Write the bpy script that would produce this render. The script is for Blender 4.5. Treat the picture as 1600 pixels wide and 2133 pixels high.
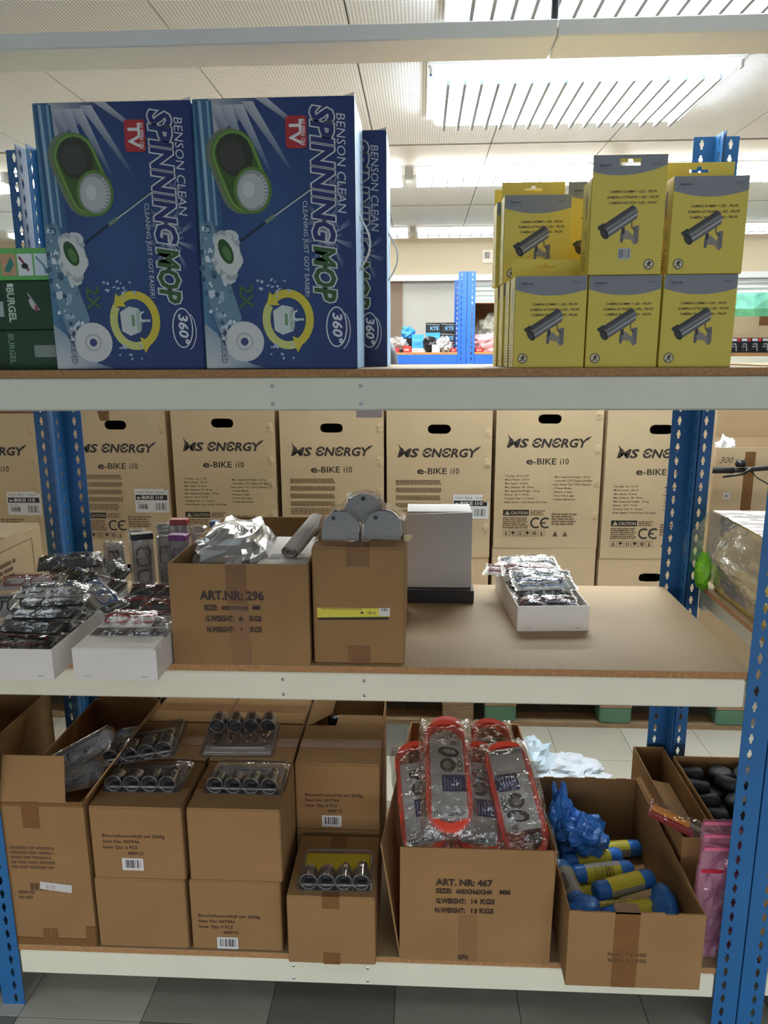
import bpy, bmesh, math, random
from mathutils import Vector, Matrix, noise
from mathutils.geometry import tessellate_polygon

S = bpy.context.scene
for o in list(bpy.data.objects): bpy.data.objects.remove(o)
COL = S.collection
PI = math.pi

# ------------------------------------------------------------------ camera
cam_d = bpy.data.cameras.new('camera'); cam = bpy.data.objects.new('camera', cam_d); COL.objects.link(cam)
cam_d.sensor_fit = 'VERTICAL'; cam_d.sensor_height = 36.0; cam_d.sensor_width = 27.0
cam_d.lens = 1528.15 / 2133 * 36.0
cam_d.clip_start = 0.05; cam_d.clip_end = 200
_p, _y, _r = 0.2127, 0.0495, 0.0051
_M = Matrix.Rotation(_y, 3, 'Z') @ Matrix.Rotation(-_p, 3, 'X') @ Matrix.Rotation(_r, 3, 'Y')
_X, _F, _U = _M.col[0].copy(), _M.col[1].copy(), _M.col[2].copy()
_R = Matrix((_X, _U, -_F)).transposed()
cam.matrix_world = Matrix.Translation((1.0493, -1.5978, 1.7005)) @ _R.to_4x4()
S.camera = cam

# ------------------------------------------------------------------ world, exposure
W = bpy.data.worlds.new('world'); S.world = W; W.use_nodes = True
nt = W.node_tree; nt.nodes.clear()
wo = nt.nodes.new('ShaderNodeOutputWorld'); bg = nt.nodes.new('ShaderNodeBackground')
sky = nt.nodes.new('ShaderNodeTexSky'); sky.sky_type = 'PREETHAM'; sky.turbidity = 4.0
sky.sun_direction = (0.1, 0.35, 0.93)
bg.inputs['Strength'].default_value = 11.0
mixw = nt.nodes.new('ShaderNodeMix'); mixw.data_type = 'RGBA'; mixw.inputs[0].default_value = 0.72; mixw.inputs[7].default_value = (0.125, 0.119, 0.102, 1)   # thin overcast
nt.links.new(sky.outputs[0], mixw.inputs[6]); nt.links.new(mixw.outputs[2], bg.inputs[0]); nt.links.new(bg.outputs[0], wo.inputs[0])
# daylight enters through the windows: portals sit in the back windows and in the added front ones
def portal(x, y, z, w, h, rx):
    l = bpy.data.lights.new('window_portal', 'AREA'); l.shape = 'RECTANGLE'; l.size = w; l.size_y = h; l.cycles.is_portal = True
    o = bpy.data.objects.new('window_portal', l); COL.objects.link(o); o.location = (x, y, z); o.rotation_euler = (rx, 0, 0)
for a, b in ((-3.0,-0.6), (1.42,3.6), (3.9,6.2)): portal((a+b)/2, 6.12, 1.725, b-a, 1.35, -PI/2)
for a, b in ((-3.1,-0.1), (0.1,3.1), (3.3,6.2)): portal((a+b)/2, -3.42, 0.81, b-a, 1.00, PI/2)  # portals of the added front windows behind the camera
S.view_settings.view_transform = 'Standard'; S.view_settings.look = 'None'
S.view_settings.gamma = 1.0; S.view_settings.use_curve_mapping = False
S.view_settings.exposure = 0.85
LAMP_L = 14.0             # radiance of a lit ceiling luminaire

# ------------------------------------------------------------------ helpers
def lin(c):
    return c / 12.92 if c <= 0.04045 else ((c + 0.055) / 1.055) ** 2.4
def rgb(r, g, b): return (lin(r / 255), lin(g / 255), lin(b / 255), 1.0)

def mat(name, col, rough=0.6, metal=0.0, var=0.0, vscale=8.0, bump=0.0, bscale=60.0, stretch=(1, 1, 1), spec=0.5, coat=0.0, emit=None, estr=0.0):
    m = bpy.data.materials.new(name); m.use_nodes = True
    nt = m.node_tree; b = nt.nodes['Principled BSDF']
    b.inputs['Base Color'].default_value = col
    b.inputs['Roughness'].default_value = rough; b.inputs['Metallic'].default_value = metal
    b.inputs['Specular IOR Level'].default_value = spec
    b.inputs['Coat Weight'].default_value = coat
    if emit:
        b.inputs['Emission Color'].default_value = emit; b.inputs['Emission Strength'].default_value = estr
    if var > 0 or bump > 0:
        tc = nt.nodes.new('ShaderNodeTexCoord'); mp = nt.nodes.new('ShaderNodeMapping')
        mp.inputs['Scale'].default_value = stretch
        nt.links.new(tc.outputs['Object'], mp.inputs[0])
        if var > 0:
            n = nt.nodes.new('ShaderNodeTexNoise'); n.inputs['Scale'].default_value = vscale; n.inputs['Detail'].default_value = 5
            nt.links.new(mp.outputs[0], n.inputs['Vector'])
            mr = nt.nodes.new('ShaderNodeMapRange'); mr.inputs['From Min'].default_value = 0.25; mr.inputs['From Max'].default_value = 0.75
            mr.inputs['To Min'].default_value = 1 - var; mr.inputs['To Max'].default_value = 1 + var
            nt.links.new(n.outputs['Fac'], mr.inputs['Value'])
            mx = nt.nodes.new('ShaderNodeMix'); mx.data_type = 'RGBA'; mx.blend_type = 'MULTIPLY'; mx.inputs[0].default_value = 1
            mx.inputs[6].default_value = col; nt.links.new(mr.outputs[0], mx.inputs[7])
            nt.links.new(mx.outputs[2], b.inputs['Base Color'])
        if bump > 0:
            n2 = nt.nodes.new('ShaderNodeTexNoise'); n2.inputs['Scale'].default_value = bscale; n2.inputs['Detail'].default_value = 4
            nt.links.new(mp.outputs[0], n2.inputs['Vector'])
            bp = nt.nodes.new('ShaderNodeBump'); bp.inputs['Strength'].default_value = bump; bp.inputs['Distance'].default_value = 0.004
            nt.links.new(n2.outputs['Fac'], bp.inputs['Height']); nt.links.new(bp.outputs[0], b.inputs['Normal'])
    return m

def film(name, tint=(1, 1, 1, 1), gloss=0.18, rough=0.06, haze=0.0, bump=0.5, bscale=25, hcol=(0.8,0.8,0.8,1)):
    """thin clear plastic film: mostly lets light through, glossy reflections, a little milky haze"""
    m = bpy.data.materials.new(name); m.use_nodes = True; nt = m.node_tree; nt.nodes.clear()
    out = nt.nodes.new('ShaderNodeOutputMaterial'); tr = nt.nodes.new('ShaderNodeBsdfTransparent'); tr.inputs[0].default_value = tint
    gl = nt.nodes.new('ShaderNodeBsdfGlossy'); gl.inputs['Roughness'].default_value = rough
    df = nt.nodes.new('ShaderNodeBsdfDiffuse'); df.inputs[0].default_value = hcol
    lw = nt.nodes.new('ShaderNodeLayerWeight'); lw.inputs['Blend'].default_value = 0.35
    mr = nt.nodes.new('ShaderNodeMapRange'); mr.inputs['To Min'].default_value = gloss * 0.6; mr.inputs['To Max'].default_value = min(1, gloss * 4)
    nt.links.new(lw.outputs['Facing'], mr.inputs['Value'])
    a = nt.nodes.new('ShaderNodeMixShader'); a.inputs[0].default_value = haze
    b = nt.nodes.new('ShaderNodeMixShader')
    nt.links.new(tr.outputs[0], a.inputs[1]); nt.links.new(df.outputs[0], a.inputs[2])
    nt.links.new(mr.outputs[0], b.inputs[0]); nt.links.new(a.outputs[0], b.inputs[1]); nt.links.new(gl.outputs[0], b.inputs[2])
    if bump:
        tc = nt.nodes.new('ShaderNodeTexCoord'); n = nt.nodes.new('ShaderNodeTexNoise'); n.inputs['Scale'].default_value = bscale; n.inputs['Detail'].default_value = 3
        nt.links.new(tc.outputs['Object'], n.inputs['Vector'])
        bp = nt.nodes.new('ShaderNodeBump'); bp.inputs['Strength'].default_value = bump; bp.inputs['Distance'].default_value = 0.01
        nt.links.new(n.outputs['Fac'], bp.inputs['Height']); nt.links.new(bp.outputs[0], gl.inputs['Normal'])
    nt.links.new(b.outputs[0], out.inputs[0])
    return m

def ink(name, rough, coat=0.0):
    m = bpy.data.materials.new(name); m.use_nodes = True; nt = m.node_tree; b = nt.nodes['Principled BSDF']
    at = nt.nodes.new('ShaderNodeAttribute'); at.attribute_name = 'ink'
    nt.links.new(at.outputs['Color'], b.inputs['Base Color'])
    b.inputs['Roughness'].default_value = rough; b.inputs['Coat Weight'].default_value = coat; b.inputs['Coat Roughness'].default_value = 0.15
    return m

class MB:
    """mesh builder: collects faces, optional colour for each face corner, current matrix M"""
    def __init__(s): s.v = []; s.f = []; s.c = []; s.M = Matrix.Identity(4)
    def pt(s, p): s.v.append(tuple(s.M @ Vector(p))); return len(s.v) - 1
    def face(s, pts, col=None):
        s.f.append([s.pt(p) for p in pts]); s.c.append(col)
        return s
    def box(s, x0, y0, z0, x1, y1, z1, col=None):
        i = [s.pt(p) for p in ((x0,y0,z0),(x1,y0,z0),(x1,y1,z0),(x0,y1,z0),(x0,y0,z1),(x1,y0,z1),(x1,y1,z1),(x0,y1,z1))]
        for q in ((3,2,1,0),(4,5,6,7),(0,1,5,4),(1,2,6,5),(2,3,7,6),(3,0,4,7)):
            s.f.append([i[k] for k in q]); s.c.append(col)
        return s
    def rbox(s, x0, y0, z0, x1, y1, z1, r=0.002, col=None):
        """box with chamfered edges"""
        def ring(z, e): return [s.pt(p) for p in ((x0+e+r,y0+e,z),(x1-e-r,y0+e,z),(x1-e,y0+e+r,z),(x1-e,y1-e-r,z),(x1-e-r,y1-e,z),(x0+e+r,y1-e,z),(x0+e,y1-e-r,z),(x0+e,y0+e+r,z))]
        R = [ring(z0, r), ring(z0 + r, 0), ring(z1 - r, 0), ring(z1, r)]
        for a, b in zip(R, R[1:]):
            for k in range(8):
                s.f.append([a[k], a[(k+1) % 8], b[(k+1) % 8], b[k]]); s.c.append(col)
        s.f.append(R[0][::-1]); s.c.append(col); s.f.append(R[3]); s.c.append(col)
        return s
    def prism(s, poly, a, b, fn=lambda u, v, w: (u, w, v), col=None):
        """extrude polygon (u,v) from depth a to depth b"""
        n = len(poly)
        A = [s.pt(fn(u, v, a)) for u, v in poly]; B = [s.pt(fn(u, v, b)) for u, v in poly]
        T = tessellate_polygon([[Vector((u, v, 0)) for u, v in poly]]) if n > 4 else None
        if T:
            for t in T:
                s.f.append([A[k] for k in t]); s.c.append(col); s.f.append([B[k] for k in reversed(t)]); s.c.append(col)
        else:
            s.f.append(A[:]); s.c.append(col); s.f.append(B[::-1]); s.c.append(col)
        for k in range(n):
            s.f.append([A[k], B[k], B[(k+1) % n], A[(k+1) % n]]); s.c.append(col)
        return s
    def tube(s, path, r, n=8, closed=False, cap=True, col=None):
        path = [Vector(p) for p in path]; m = len(path); rings = []; up = None
        for i, p in enumerate(path):
            if closed: t = path[(i+1) % m] - path[i-1]
            else: t = path[min(i+1, m-1)] - path[max(i-1, 0)]
            t.normalize()
            if up is None: up = Vector((0,0,1)) if abs(t.z) < 0.9 else Vector((1,0,0))
            a = t.cross(up); a.normalize(); b = a.cross(t); up = b
            rr = r[i] if isinstance(r, (list, tuple)) else r
            rings.append([s.pt(p + rr * (math.cos(2*PI*k/n) * a + math.sin(2*PI*k/n) * b)) for k in range(n)])
        for i in range(m if closed else m - 1):
            A, B = rings[i], rings[(i+1) % m]
            for k in range(n): s.f.append([A[k], A[(k+1) % n], B[(k+1) % n], B[k]]); s.c.append(col)
        if cap and not closed:
            s.f.append(rings[0][::-1]); s.c.append(col); s.f.append(rings[-1]); s.c.append(col)
        return s
    def lathe(s, prof, n=16, fn=lambda x, y, z: (x, y, z), cap=True, col=None):
        rings = [[s.pt(fn(r*math.cos(2*PI*k/n), r*math.sin(2*PI*k/n), z)) for k in range(n)] for r, z in prof]
        for A, B in zip(rings, rings[1:]):
            for k in range(n): s.f.append([A[k], A[(k+1) % n], B[(k+1) % n], B[k]]); s.c.append(col)
        if cap:
            s.f.append(rings[0][::-1]); s.c.append(col); s.f.append(rings[-1]); s.c.append(col)
        return s
    def grid(s, fn, nu, nv, col=None, wrap=False):
        I = [[s.pt(fn(i/nu, j/nv)) for j in range(nv+1)] for i in range(nu if wrap else nu+1)]
        m = len(I)
        for i in range(nu):
            for j in range(nv): s.f.append([I[i][j], I[(i+1) % m][j], I[(i+1) % m][j+1], I[i][j+1]]); s.c.append(col)
        return s
    def mesh(s, name, mats, smooth=False):
        me = bpy.data.meshes.new(name); me.from_pydata(s.v, [], s.f)
        for m in (mats if isinstance(mats, (list, tuple)) else [mats]): me.materials.append(m)
        if any(c is not None for c in s.c):
            at = me.color_attributes.new('ink', 'FLOAT_COLOR', 'CORNER'); k = 0; dat = []
            for f, c in zip(s.f, s.c):
                for j in range(len(f)):
                    cc = c[j] if (c is not None and isinstance(c[0], (tuple, list))) else (c or (1,1,1,1))
                    dat.extend(cc)
            at.data.foreach_set('color', dat)
        if smooth: me.polygons.foreach_set('use_smooth', [True] * len(me.polygons))
        me.update()
        return me
    def build(s, name, mats, parent=None, smooth=False, solid=0, fix=True):
        me = s.mesh(name, mats, smooth)
        if fix:
            bm = bmesh.new(); bm.from_mesh(me)
            bmesh.ops.remove_doubles(bm, verts=bm.verts, dist=1e-6)
            bmesh.ops.recalc_face_normals(bm, faces=bm.faces); bm.to_mesh(me); bm.free()
        o = bpy.data.objects.new(name, me); COL.objects.link(o)
        if parent: o.parent = parent
        if solid:
            m = o.modifiers.new('thickness', 'SOLIDIFY'); m.thickness = solid; m.offset = 0
        return o

def tag(o, label=None, cat=None, group=None, kind=None):
    if label: o['label'] = label
    if cat: o['category'] = cat
    if group: o['group'] = group
    if kind: o['kind'] = kind
    return o
def thing(name, label, cat, loc=(0,0,0), rz=0.0, group=None, rot=None):
    o = bpy.data.objects.new(name, None); COL.objects.link(o); o.empty_display_size = 0.05
    o.location = loc; o.rotation_euler = rot if rot else (0, 0, rz)
    return tag(o, label, cat, group)
def link(name, me, parent=None, loc=None, rot=None):
    o = bpy.data.objects.new(name, me); COL.objects.link(o)
    if parent: o.parent = parent
    if loc: o.location = loc
    if rot: o.rotation_euler = rot
    return o
def copy_tree(o, parent=None):
    c = o.copy(); COL.objects.link(c); c.parent = parent
    for ch in [x for x in bpy.data.objects if x.parent == o]: copy_tree(ch, c)
    return c

# ---- text as flat geometry, cached
_tc = {}
def text_geo(s, bold=0.0, shear=0.0, res=2):
    k = (s, bold, shear, res)
    if k not in _tc:
        cu = bpy.data.curves.new('t', 'FONT'); cu.body = s; cu.offset = bold; cu.shear = shear; cu.resolution_u = res; cu.size = 1.0
        cu.fill_mode = 'FRONT'
        ob = bpy.data.objects.new('t', cu); COL.objects.link(ob)
        dg = bpy.context.evaluated_depsgraph_get()
        me = bpy.data.meshes.new_from_object(ob.evaluated_get(dg))
        V = [(v.co.x, v.co.y) for v in me.vertices]; F = [list(p.vertices) for p in me.polygons]
        bpy.data.objects.remove(ob); bpy.data.curves.remove(cu); bpy.data.meshes.remove(me)
        xs = [v[0] for v in V] or [0, 1]
        _tc[k] = (V, F, min(xs), max(xs))
    return _tc[k]
CAP = 0.70
class Print(MB):
    """flat print on a face: o = lower left corner, u right, v up; thin layers stacked outwards"""
    def __init__(s, o, u, v, step=0.00004, base=0.0005):
        super().__init__(); s.o = Vector(o); s.u = Vector(u).normalized(); s.w = Vector(v).normalized(); s.n = s.u.cross(s.w); s.L = base; s.step = step
    def at(s, a, b): return s.o + s.u * a + s.w * b + s.n * s.L
    def poly(s, pts, col, cols=None):
        P = [s.at(a, b) for a, b in pts]
        if len(pts) > 4:
            base = len(s.v)
            for p in P: s.pt(p)
            for t in tessellate_polygon([[Vector((a, b, 0)) for a, b in pts]]):
                p0, p1, p2 = [Vector(pts[k]) for k in t]
                if (p1 - p0).cross(p2 - p0) < 0: t = t[::-1]
                s.f.append([base + k for k in t]); s.c.append(tuple(cols[k] for k in t) if cols else col)
        else: s.face(P, tuple(cols) if cols else col)
        s.L += s.step
        return s
    def rect(s, a0, b0, a1, b1, col): return s.poly([(a0,b0),(a1,b0),(a1,b1),(a0,b1)], col)
    def ell(s, a, b, ra, rb, col, n=20, rot=0.0):
        c, d = math.cos(rot), math.sin(rot)
        return s.poly([(a + ra*math.cos(2*PI*k/n)*c - rb*math.sin(2*PI*k/n)*d, b + ra*math.cos(2*PI*k/n)*d + rb*math.sin(2*PI*k/n)*c) for k in range(n)], col)
    def ring(s, a, b, ra, rb, w, col, n=24, t0=0.0, t1=2*PI, rot=0.0):
        c, d = math.cos(rot), math.sin(rot)
        def q(t, f):
            x, y = (ra + f)*math.cos(t), (rb + f)*math.sin(t); return (a + x*c - y*d, b + x*d + y*c)
        m = max(3, int(n*(t1-t0)/(2*PI)))
        for k in range(m):
            A, B = t0+(t1-t0)*k/m, t0+(t1-t0)*(k+1)/m
            s.face([s.at(*q(A,-w/2)), s.at(*q(A,w/2)), s.at(*q(B,w/2)), s.at(*q(B,-w/2))], col)
        s.L += s.step
        return s
    def line(s, pts, w, col):
        for (a, b), (c, d) in zip(pts, pts[1:]):
            l = math.hypot(c-a, d-b) or 1; x, y = -(d-b)/l*w/2, (c-a)/l*w/2
            s.face([s.at(a-x,b-y), s.at(c-x,d-y), s.at(c+x,d+y), s.at(a+x,b+y)], col)
        s.L += s.step
        return s
    def text(s, t, a, b, h, col, w=None, rot=0.0, align='l', bold=0.0, shear=0.0, res=2):
        V, F, x0, x1 = text_geo(t, bold, shear, res)
        _, _, x0, x1 = text_geo(t, 0.0, shear, res)
        ky = h / CAP; kx = w / max(1e-6, x1 - x0) if w else ky
        wd = (x1 - x0) * kx; off = {'l': 0, 'c': -wd/2, 'r': -wd}[align]
        c, d = math.cos(rot), math.sin(rot); base = len(s.v)
        for x, y in V:
            X = (x - x0)*kx + off; Y = y*ky
            s.pt(s.at(a + X*c - Y*d, b + X*d + Y*c))
        for f in F: s.f.append([base + k for k in f]); s.c.append(col)
        s.L += s.step
        return s
    def para(s, a, b, w, h, rows, col, seed=0, fill=0.6, ragged=0.2):
        """paragraph of tiny print too small to read: rows of short dashes"""
        rnd = random.Random(seed); lh = h/rows
        for r in range(rows):
            x = 0; end = w*(1 - (rnd.random()*ragged if ragged else 0))
            y = b + h - (r+1)*lh + lh*(1-fill)/2
            while x < end:
                l = min(rnd.uniform(0.9, 3.2)*lh, end - x)
                s.face([s.at(a+x,y), s.at(a+x+l,y), s.at(a+x+l,y+lh*fill), s.at(a+x,y+lh*fill)], col); x += l + lh*0.35
        s.L += s.step
        return s
    def barcode(s, a, b, w, h, col, seed=1, n=14):
        rnd = random.Random(seed); ws = [rnd.choice((1,1,2,3)) for _ in range(2*n)]; k = w/sum(ws); x = a
        for i, q in enumerate(ws):
            if i % 2 == 0: s.face([s.at(x,b), s.at(x+q*k,b), s.at(x+q*k,b+h), s.at(x,b+h)], col)
            x += q*k
        s.L += s.step
        return s
    def done(s, name, m, parent=None): return s.build(name, m, parent, fix=False)

def racetrack(w, h, n=8, ox=0, oy=0):
    """rounded outline, semicircle ends along v"""
    r = w/2; P = []
    for k in range(n+1): t = PI*k/n; P.append((ox + r*math.cos(t), oy + (h/2-r) + r*math.sin(t)))
    for k in range(n+1): t = PI + PI*k/n; P.append((ox + r*math.cos(t), oy - (h/2-r) + r*math.sin(t)))
    return P
def rrect(x0, y0, x1, y1, r, n=4):
    P = []
    for cx, cy, a in ((x1-r,y1-r,0),(x0+r,y1-r,PI/2),(x0+r,y0+r,PI),(x1-r,y0+r,1.5*PI)):
        for k in range(n+1): t = a + PI/2*k/n; P.append((cx + r*math.cos(t), cy + r*math.sin(t)))
    return P

# ------------------------------------------------------------------ materials
BLACK = rgb(28,26,26); WHITE = (0.8,0.8,0.8,1); DKINK = (0.035,0.03,0.028,1)
M_card = mat('brown cardboard', rgb(153,117,76), 0.85, var=0.10, vscale=5, bump=0.12, bscale=160, spec=0.25)
M_card2 = mat('kraft carton board', rgb(206,180,142), 0.8, var=0.05, vscale=4, bump=0.08, bscale=160, spec=0.3)
M_cardin = mat('inner cardboard', rgb(160,124,88), 0.9, var=0.1, vscale=6, bump=0.2, bscale=120, spec=0.2)
M_tape = mat('brown packing tape', rgb(126,84,42), 0.5, var=0.12, vscale=20, bump=0.15, bscale=40, coat=0.0)
M_white = mat('white enamel beam', rgb(236,230,206), 0.38, var=0.03, vscale=6, bump=0.04, bscale=180)
M_blue = mat('blue enamel steel', rgb(42,104,160), 0.45, var=0.06, vscale=5, bump=0.05, bscale=120)
M_bluefar = mat('bright blue enamel steel', rgb(40,100,205), 0.35, var=0.05, vscale=5)
M_board = mat('chipboard shelf face', rgb(158,131,94), 0.6, var=0.10, vscale=3.5, bump=0.05, bscale=90)
M_boardedge = mat('chipboard raw edge', rgb(178,130,84), 0.9, var=0.25, vscale=120, bump=0.5, bscale=200)
M_paperwhite = mat('white paper board', rgb(226,219,210), 0.7, var=0.03, vscale=10, bump=0.06, bscale=50)
M_grey = mat('grey paper board', rgb(188,183,176), 0.7, var=0.03, vscale=10)
M_blackp = mat('black plastic', rgb(24,24,26), 0.35, bump=0.05, bscale=80)
M_darkrub = mat('dark rubber', rgb(38,38,40), 0.55, var=0.2, vscale=30, bump=0.1, bscale=90)
M_steel = mat('brushed steel', rgb(190,190,190), 0.3, metal=1.0, var=0.12, vscale=60, stretch=(1, 1, 20))
M_chrome = mat('bright steel', rgb(205,205,205), 0.12, metal=1.0)
M_foil = mat('silver foil wrap', rgb(225,225,228), 0.2, metal=0.75, bump=0.9, bscale=28)
M_yfoil = mat('yellow foil wrap', rgb(196,176,96), 0.28, metal=0.25, var=0.25, vscale=9, bump=0.7, bscale=22)
M_red = mat('red orange rubber', rgb(242,86,64), 0.4, var=0.06, vscale=20)
M_bluebag = mat('blue bag film', rgb(62,126,208), 0.3, var=0.15, vscale=15, bump=0.5, bscale=50)
M_bagwhite = mat('white bag film', rgb(226,230,236), 0.4, var=0.06, vscale=10, bump=0.4, bscale=30)
M_ink = ink('printed ink', 0.55)
M_gloss = ink('glossy printed carton', 0.5, 0.0)
M_film = film('clear film', gloss=0.13, haze=0.03, bump=0.7, bscale=30, rough=0.04)
M_filmb = film('crinkled clear film', gloss=0.24, haze=0.06, bump=1.0, bscale=34, rough=0.04)
M_filmh = film('hazy film', gloss=0.22, haze=0.22, rough=0.12)
M_blister = film('smoky blister plastic', tint=(0.75,0.72,0.72,1), gloss=0.16, haze=0.10, bump=0.15)
M_blisterc = film('clear blister plastic', tint=(0.95,0.95,0.95,1), gloss=0.30, haze=0.14, bump=0.4)
M_pink = film('pink zip bag film', tint=(0.97,0.78,0.86,1), gloss=0.16, haze=0.30, rough=0.15, hcol=rgb(236,168,196))

# =================================================================== SETTING
X0, X1, Y0, Y1, CZ = -3.4, 6.4, -3.3, 5.9, 2.80
def struct(o): o['kind'] = 'structure'; return o
# ---- floor: dark joint slab with vinyl tiles
M_joint = mat('floor joint', rgb(92,88,80), 0.8)
M_tile = [mat('cream vinyl tile', rgb(206,200,184), 0.35, var=0.07, vscale=4, bump=0.02, bscale=60),
          mat('beige vinyl tile', rgb(192,185,168), 0.35, var=0.08, vscale=4, bump=0.02, bscale=60),
          mat('grey vinyl tile', rgb(160,154,140), 0.38, var=0.08, vscale=5, bump=0.02, bscale=60),
          mat('dark grey vinyl tile', rgb(126,122,112), 0.38, var=0.08, vscale=5, bump=0.02, bscale=60)]
floor = struct(MB().box(X0, Y0, -0.10, X1, Y1, -0.003).build('floor', M_joint))
TS = 0.33
tme = [MB().rbox(0.001, 0.001, -0.004, TS-0.001, TS-0.001, 0.0, 0.0006).mesh('floor_tile', m) for m in M_tile]
rnd = random.Random(5); nt_ = 0
ty = -1.03
j = 0
while ty < 3.9:
    tx = -1.65; i = 0
    while tx < 3.9:
        vis = abs(tx - 1.05) < 0.9 + (ty + 1.6) * 0.62
        if vis and nt_ < 290:
            k = rnd.random(); kind = 0 if k < 0.42 else 1 if k < 0.66 else 2 if k < 0.9 else 3
            if ty < 0.3: kind = (1 if tx < 0.3 else 2) if rnd.random() < 0.8 else 3
            link('floor_tile', tme[kind], floor, (tx, ty, 0)); nt_ += 1
        tx += TS; i += 1
    ty += TS; j += 1
# ---- walls
M_wall = mat('painted wall', rgb(222,218,205), 0.7, var=0.03, vscale=2)
M_bulk = mat('cream painted bulkhead', rgb(200,188,162), 0.7, var=0.03, vscale=2)
M_pier = mat('pale grey wall panel', rgb(212,212,205), 0.6, var=0.03, vscale=2)
M_brown = mat('brown wood trim', rgb(150,128,110), 0.6, var=0.15, vscale=20, stretch=(8,8,1))
M_frame = mat('white window frame', rgb(235,238,238), 0.4)
struct(MB().box(X0-0.1, Y0, 0, X0, Y1, CZ).build('wall_left', M_wall))
struct(MB().box(X1, Y0, 0, X1+0.1, Y1, CZ).build('wall_right', M_wall))
fill_wins = [(-3.1,-0.1), (0.1,3.1), (3.3,6.2)]; b = MB(); b.box(X0, Y0-0.1, 0, X1, Y0, .31).box(X0, Y0-0.1, 1.31, X1, Y0, CZ)  # unseen front windows added to light the shelf fronts, heads kept low
xs = [X0] + [q for w in fill_wins for q in w] + [X1]
for k in range(0, len(xs), 2): b.box(xs[k], Y0-0.1, .31, xs[k+1], Y0, 1.31)
struct(b.build('wall_front', M_wall))
for n, (a, c) in enumerate(fill_wins):
    f = MB()
    for xx in (a, a+(c-a)/2-.03, c-.06): f.box(xx, Y0-.09, .31, xx+.06, Y0-.03, 1.31)
    f.box(a, Y0-.09, .31, c, Y0-.03, .37).box(a, Y0-.09, 1.25, c, Y0-.03, 1.31)
    struct(f.build('window_%d' % (n+4), M_frame))  # frame of an added fill-light window, out of view
wins = [(-3.0,-0.6), (1.42,3.6), (3.9,6.2)]; WZ0, WZ1 = 1.05, 2.40
wb = MB(); wb.box(X0, Y1, 0, X1, Y1+0.2, WZ0)
xs = [X0] + [q for w in wins for q in w] + [X1]
for k in range(0, len(xs), 2): wb.box(xs[k], Y1, WZ0, xs[k+1], Y1+0.2, WZ1)
wb.box(X0, Y1, WZ1, X1, Y1+0.2, CZ)
wall_back = struct(wb.build('wall_back', M_pier))
bulk = MB().box(X0, Y1-0.03, 2.44, X1, Y1+0.001, CZ).build('bulkhead', M_bulk, wall_back)
MB().box(0.72, Y1-0.02, 0, 0.869, Y1+0.001, 2.40).build('wood_panel', M_brown, wall_back)
MB().box(X0, Y1-0.10, 2.385, X1, Y1-0.03, 2.44).build('curtain_rail', M_frame, wall_back)
M_pane = film('window glass', gloss=0.1, bump=0)
for n, (a, b) in enumerate(wins):
    fr = MB()
    fr.box(a, Y1+0.02, WZ0, a+0.06, Y1+0.12, WZ1).box(b-0.06, Y1+0.02, WZ0, b, Y1+0.12, WZ1)
    fr.box(a, Y1+0.02, WZ0, b, Y1+0.12, WZ0+0.06).box(a, Y1+0.02, WZ1-0.06, b, Y1+0.12, WZ1)
    m = 3
    for k in range(1, m): x = a + (b-a)*k/m; fr.box(x-0.03, Y1+0.03, WZ0+0.06, x+0.03, Y1+0.11, WZ1-0.06)
    w = struct(fr.build('window_%d' % (n+1), M_frame))
    for k in range(m):
        xa, xb = a + (b-a)*k/m + 0.03, a + (b-a)*(k+1)/m - 0.03
        MB().box(xa, Y1+0.065, WZ0+0.06, xb, Y1+0.072, WZ1-0.06).build('pane', M_pane, w)
    MB().box(a-0.05, Y1-0.14, WZ0-0.04, b+0.05, Y1+0.02, WZ0).build('window_sill', M_frame, w)
    sl = MB().rbox(0, -0.03, -0.002, b-a-0.02, 0.03, 0.002, 0.0008).mesh('blind_slat', M_frame)
    for k in range(5 if n != 2 else 3): link('blind_slat', sl, w, (a+0.01, Y1-0.05, 2.365 - 0.045*k), (math.radians(55), 0, 0))
# ---- ceiling
M_cback = mat('ceiling void', rgb(60,58,55), 0.9)
def perforated():
    m = mat('perforated ceiling panel', rgb(205,196,182), 0.8); nt = m.node_tree; b = nt.nodes['Principled BSDF']
    tc = nt.nodes.new('ShaderNodeTexCoord'); sc = nt.nodes.new('ShaderNodeVectorMath'); sc.operation = 'MULTIPLY'; sc.inputs[1].default_value = (80, 80, 0)
    fr = nt.nodes.new('ShaderNodeVectorMath'); fr.operation = 'FRACTION'; sb = nt.nodes.new('ShaderNodeVectorMath'); sb.operation = 'SUBTRACT'; sb.inputs[1].default_value = (0.5, 0.5, 0)
    ln = nt.nodes.new('ShaderNodeVectorMath'); ln.operation = 'LENGTH'; lt = nt.nodes.new('ShaderNodeMapRange')
    lt.inputs['From Min'].default_value = 0.22; lt.inputs['From Max'].default_value = 0.32
    nt.links.new(tc.outputs['Object'], sc.inputs[0]); nt.links.new(sc.outputs[0], fr.inputs[0]); nt.links.new(fr.outputs[0], sb.inputs[0]); nt.links.new(sb.outputs[0], ln.inputs[0]); nt.links.new(ln.outputs['Value'], lt.inputs['Value'])
    mx = nt.nodes.new('ShaderNodeMix'); mx.data_type = 'RGBA'; mx.inputs[6].default_value = rgb(168,168,168); mx.inputs[7].default_value = rgb(236,238,240)
    nt.links.new(lt.outputs[0], mx.inputs[0]); nt.links.new(mx.outputs[2], b.inputs['Base Color'])
    bp = nt.nodes.new('ShaderNodeBump'); bp.inputs['Strength'].default_value = 0.3; bp.inputs['Distance'].default_value = 0.003
    nt.links.new(lt.outputs[0], bp.inputs['Height']); nt.links.new(bp.outputs[0], b.inputs['Normal'])
    return m
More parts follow.
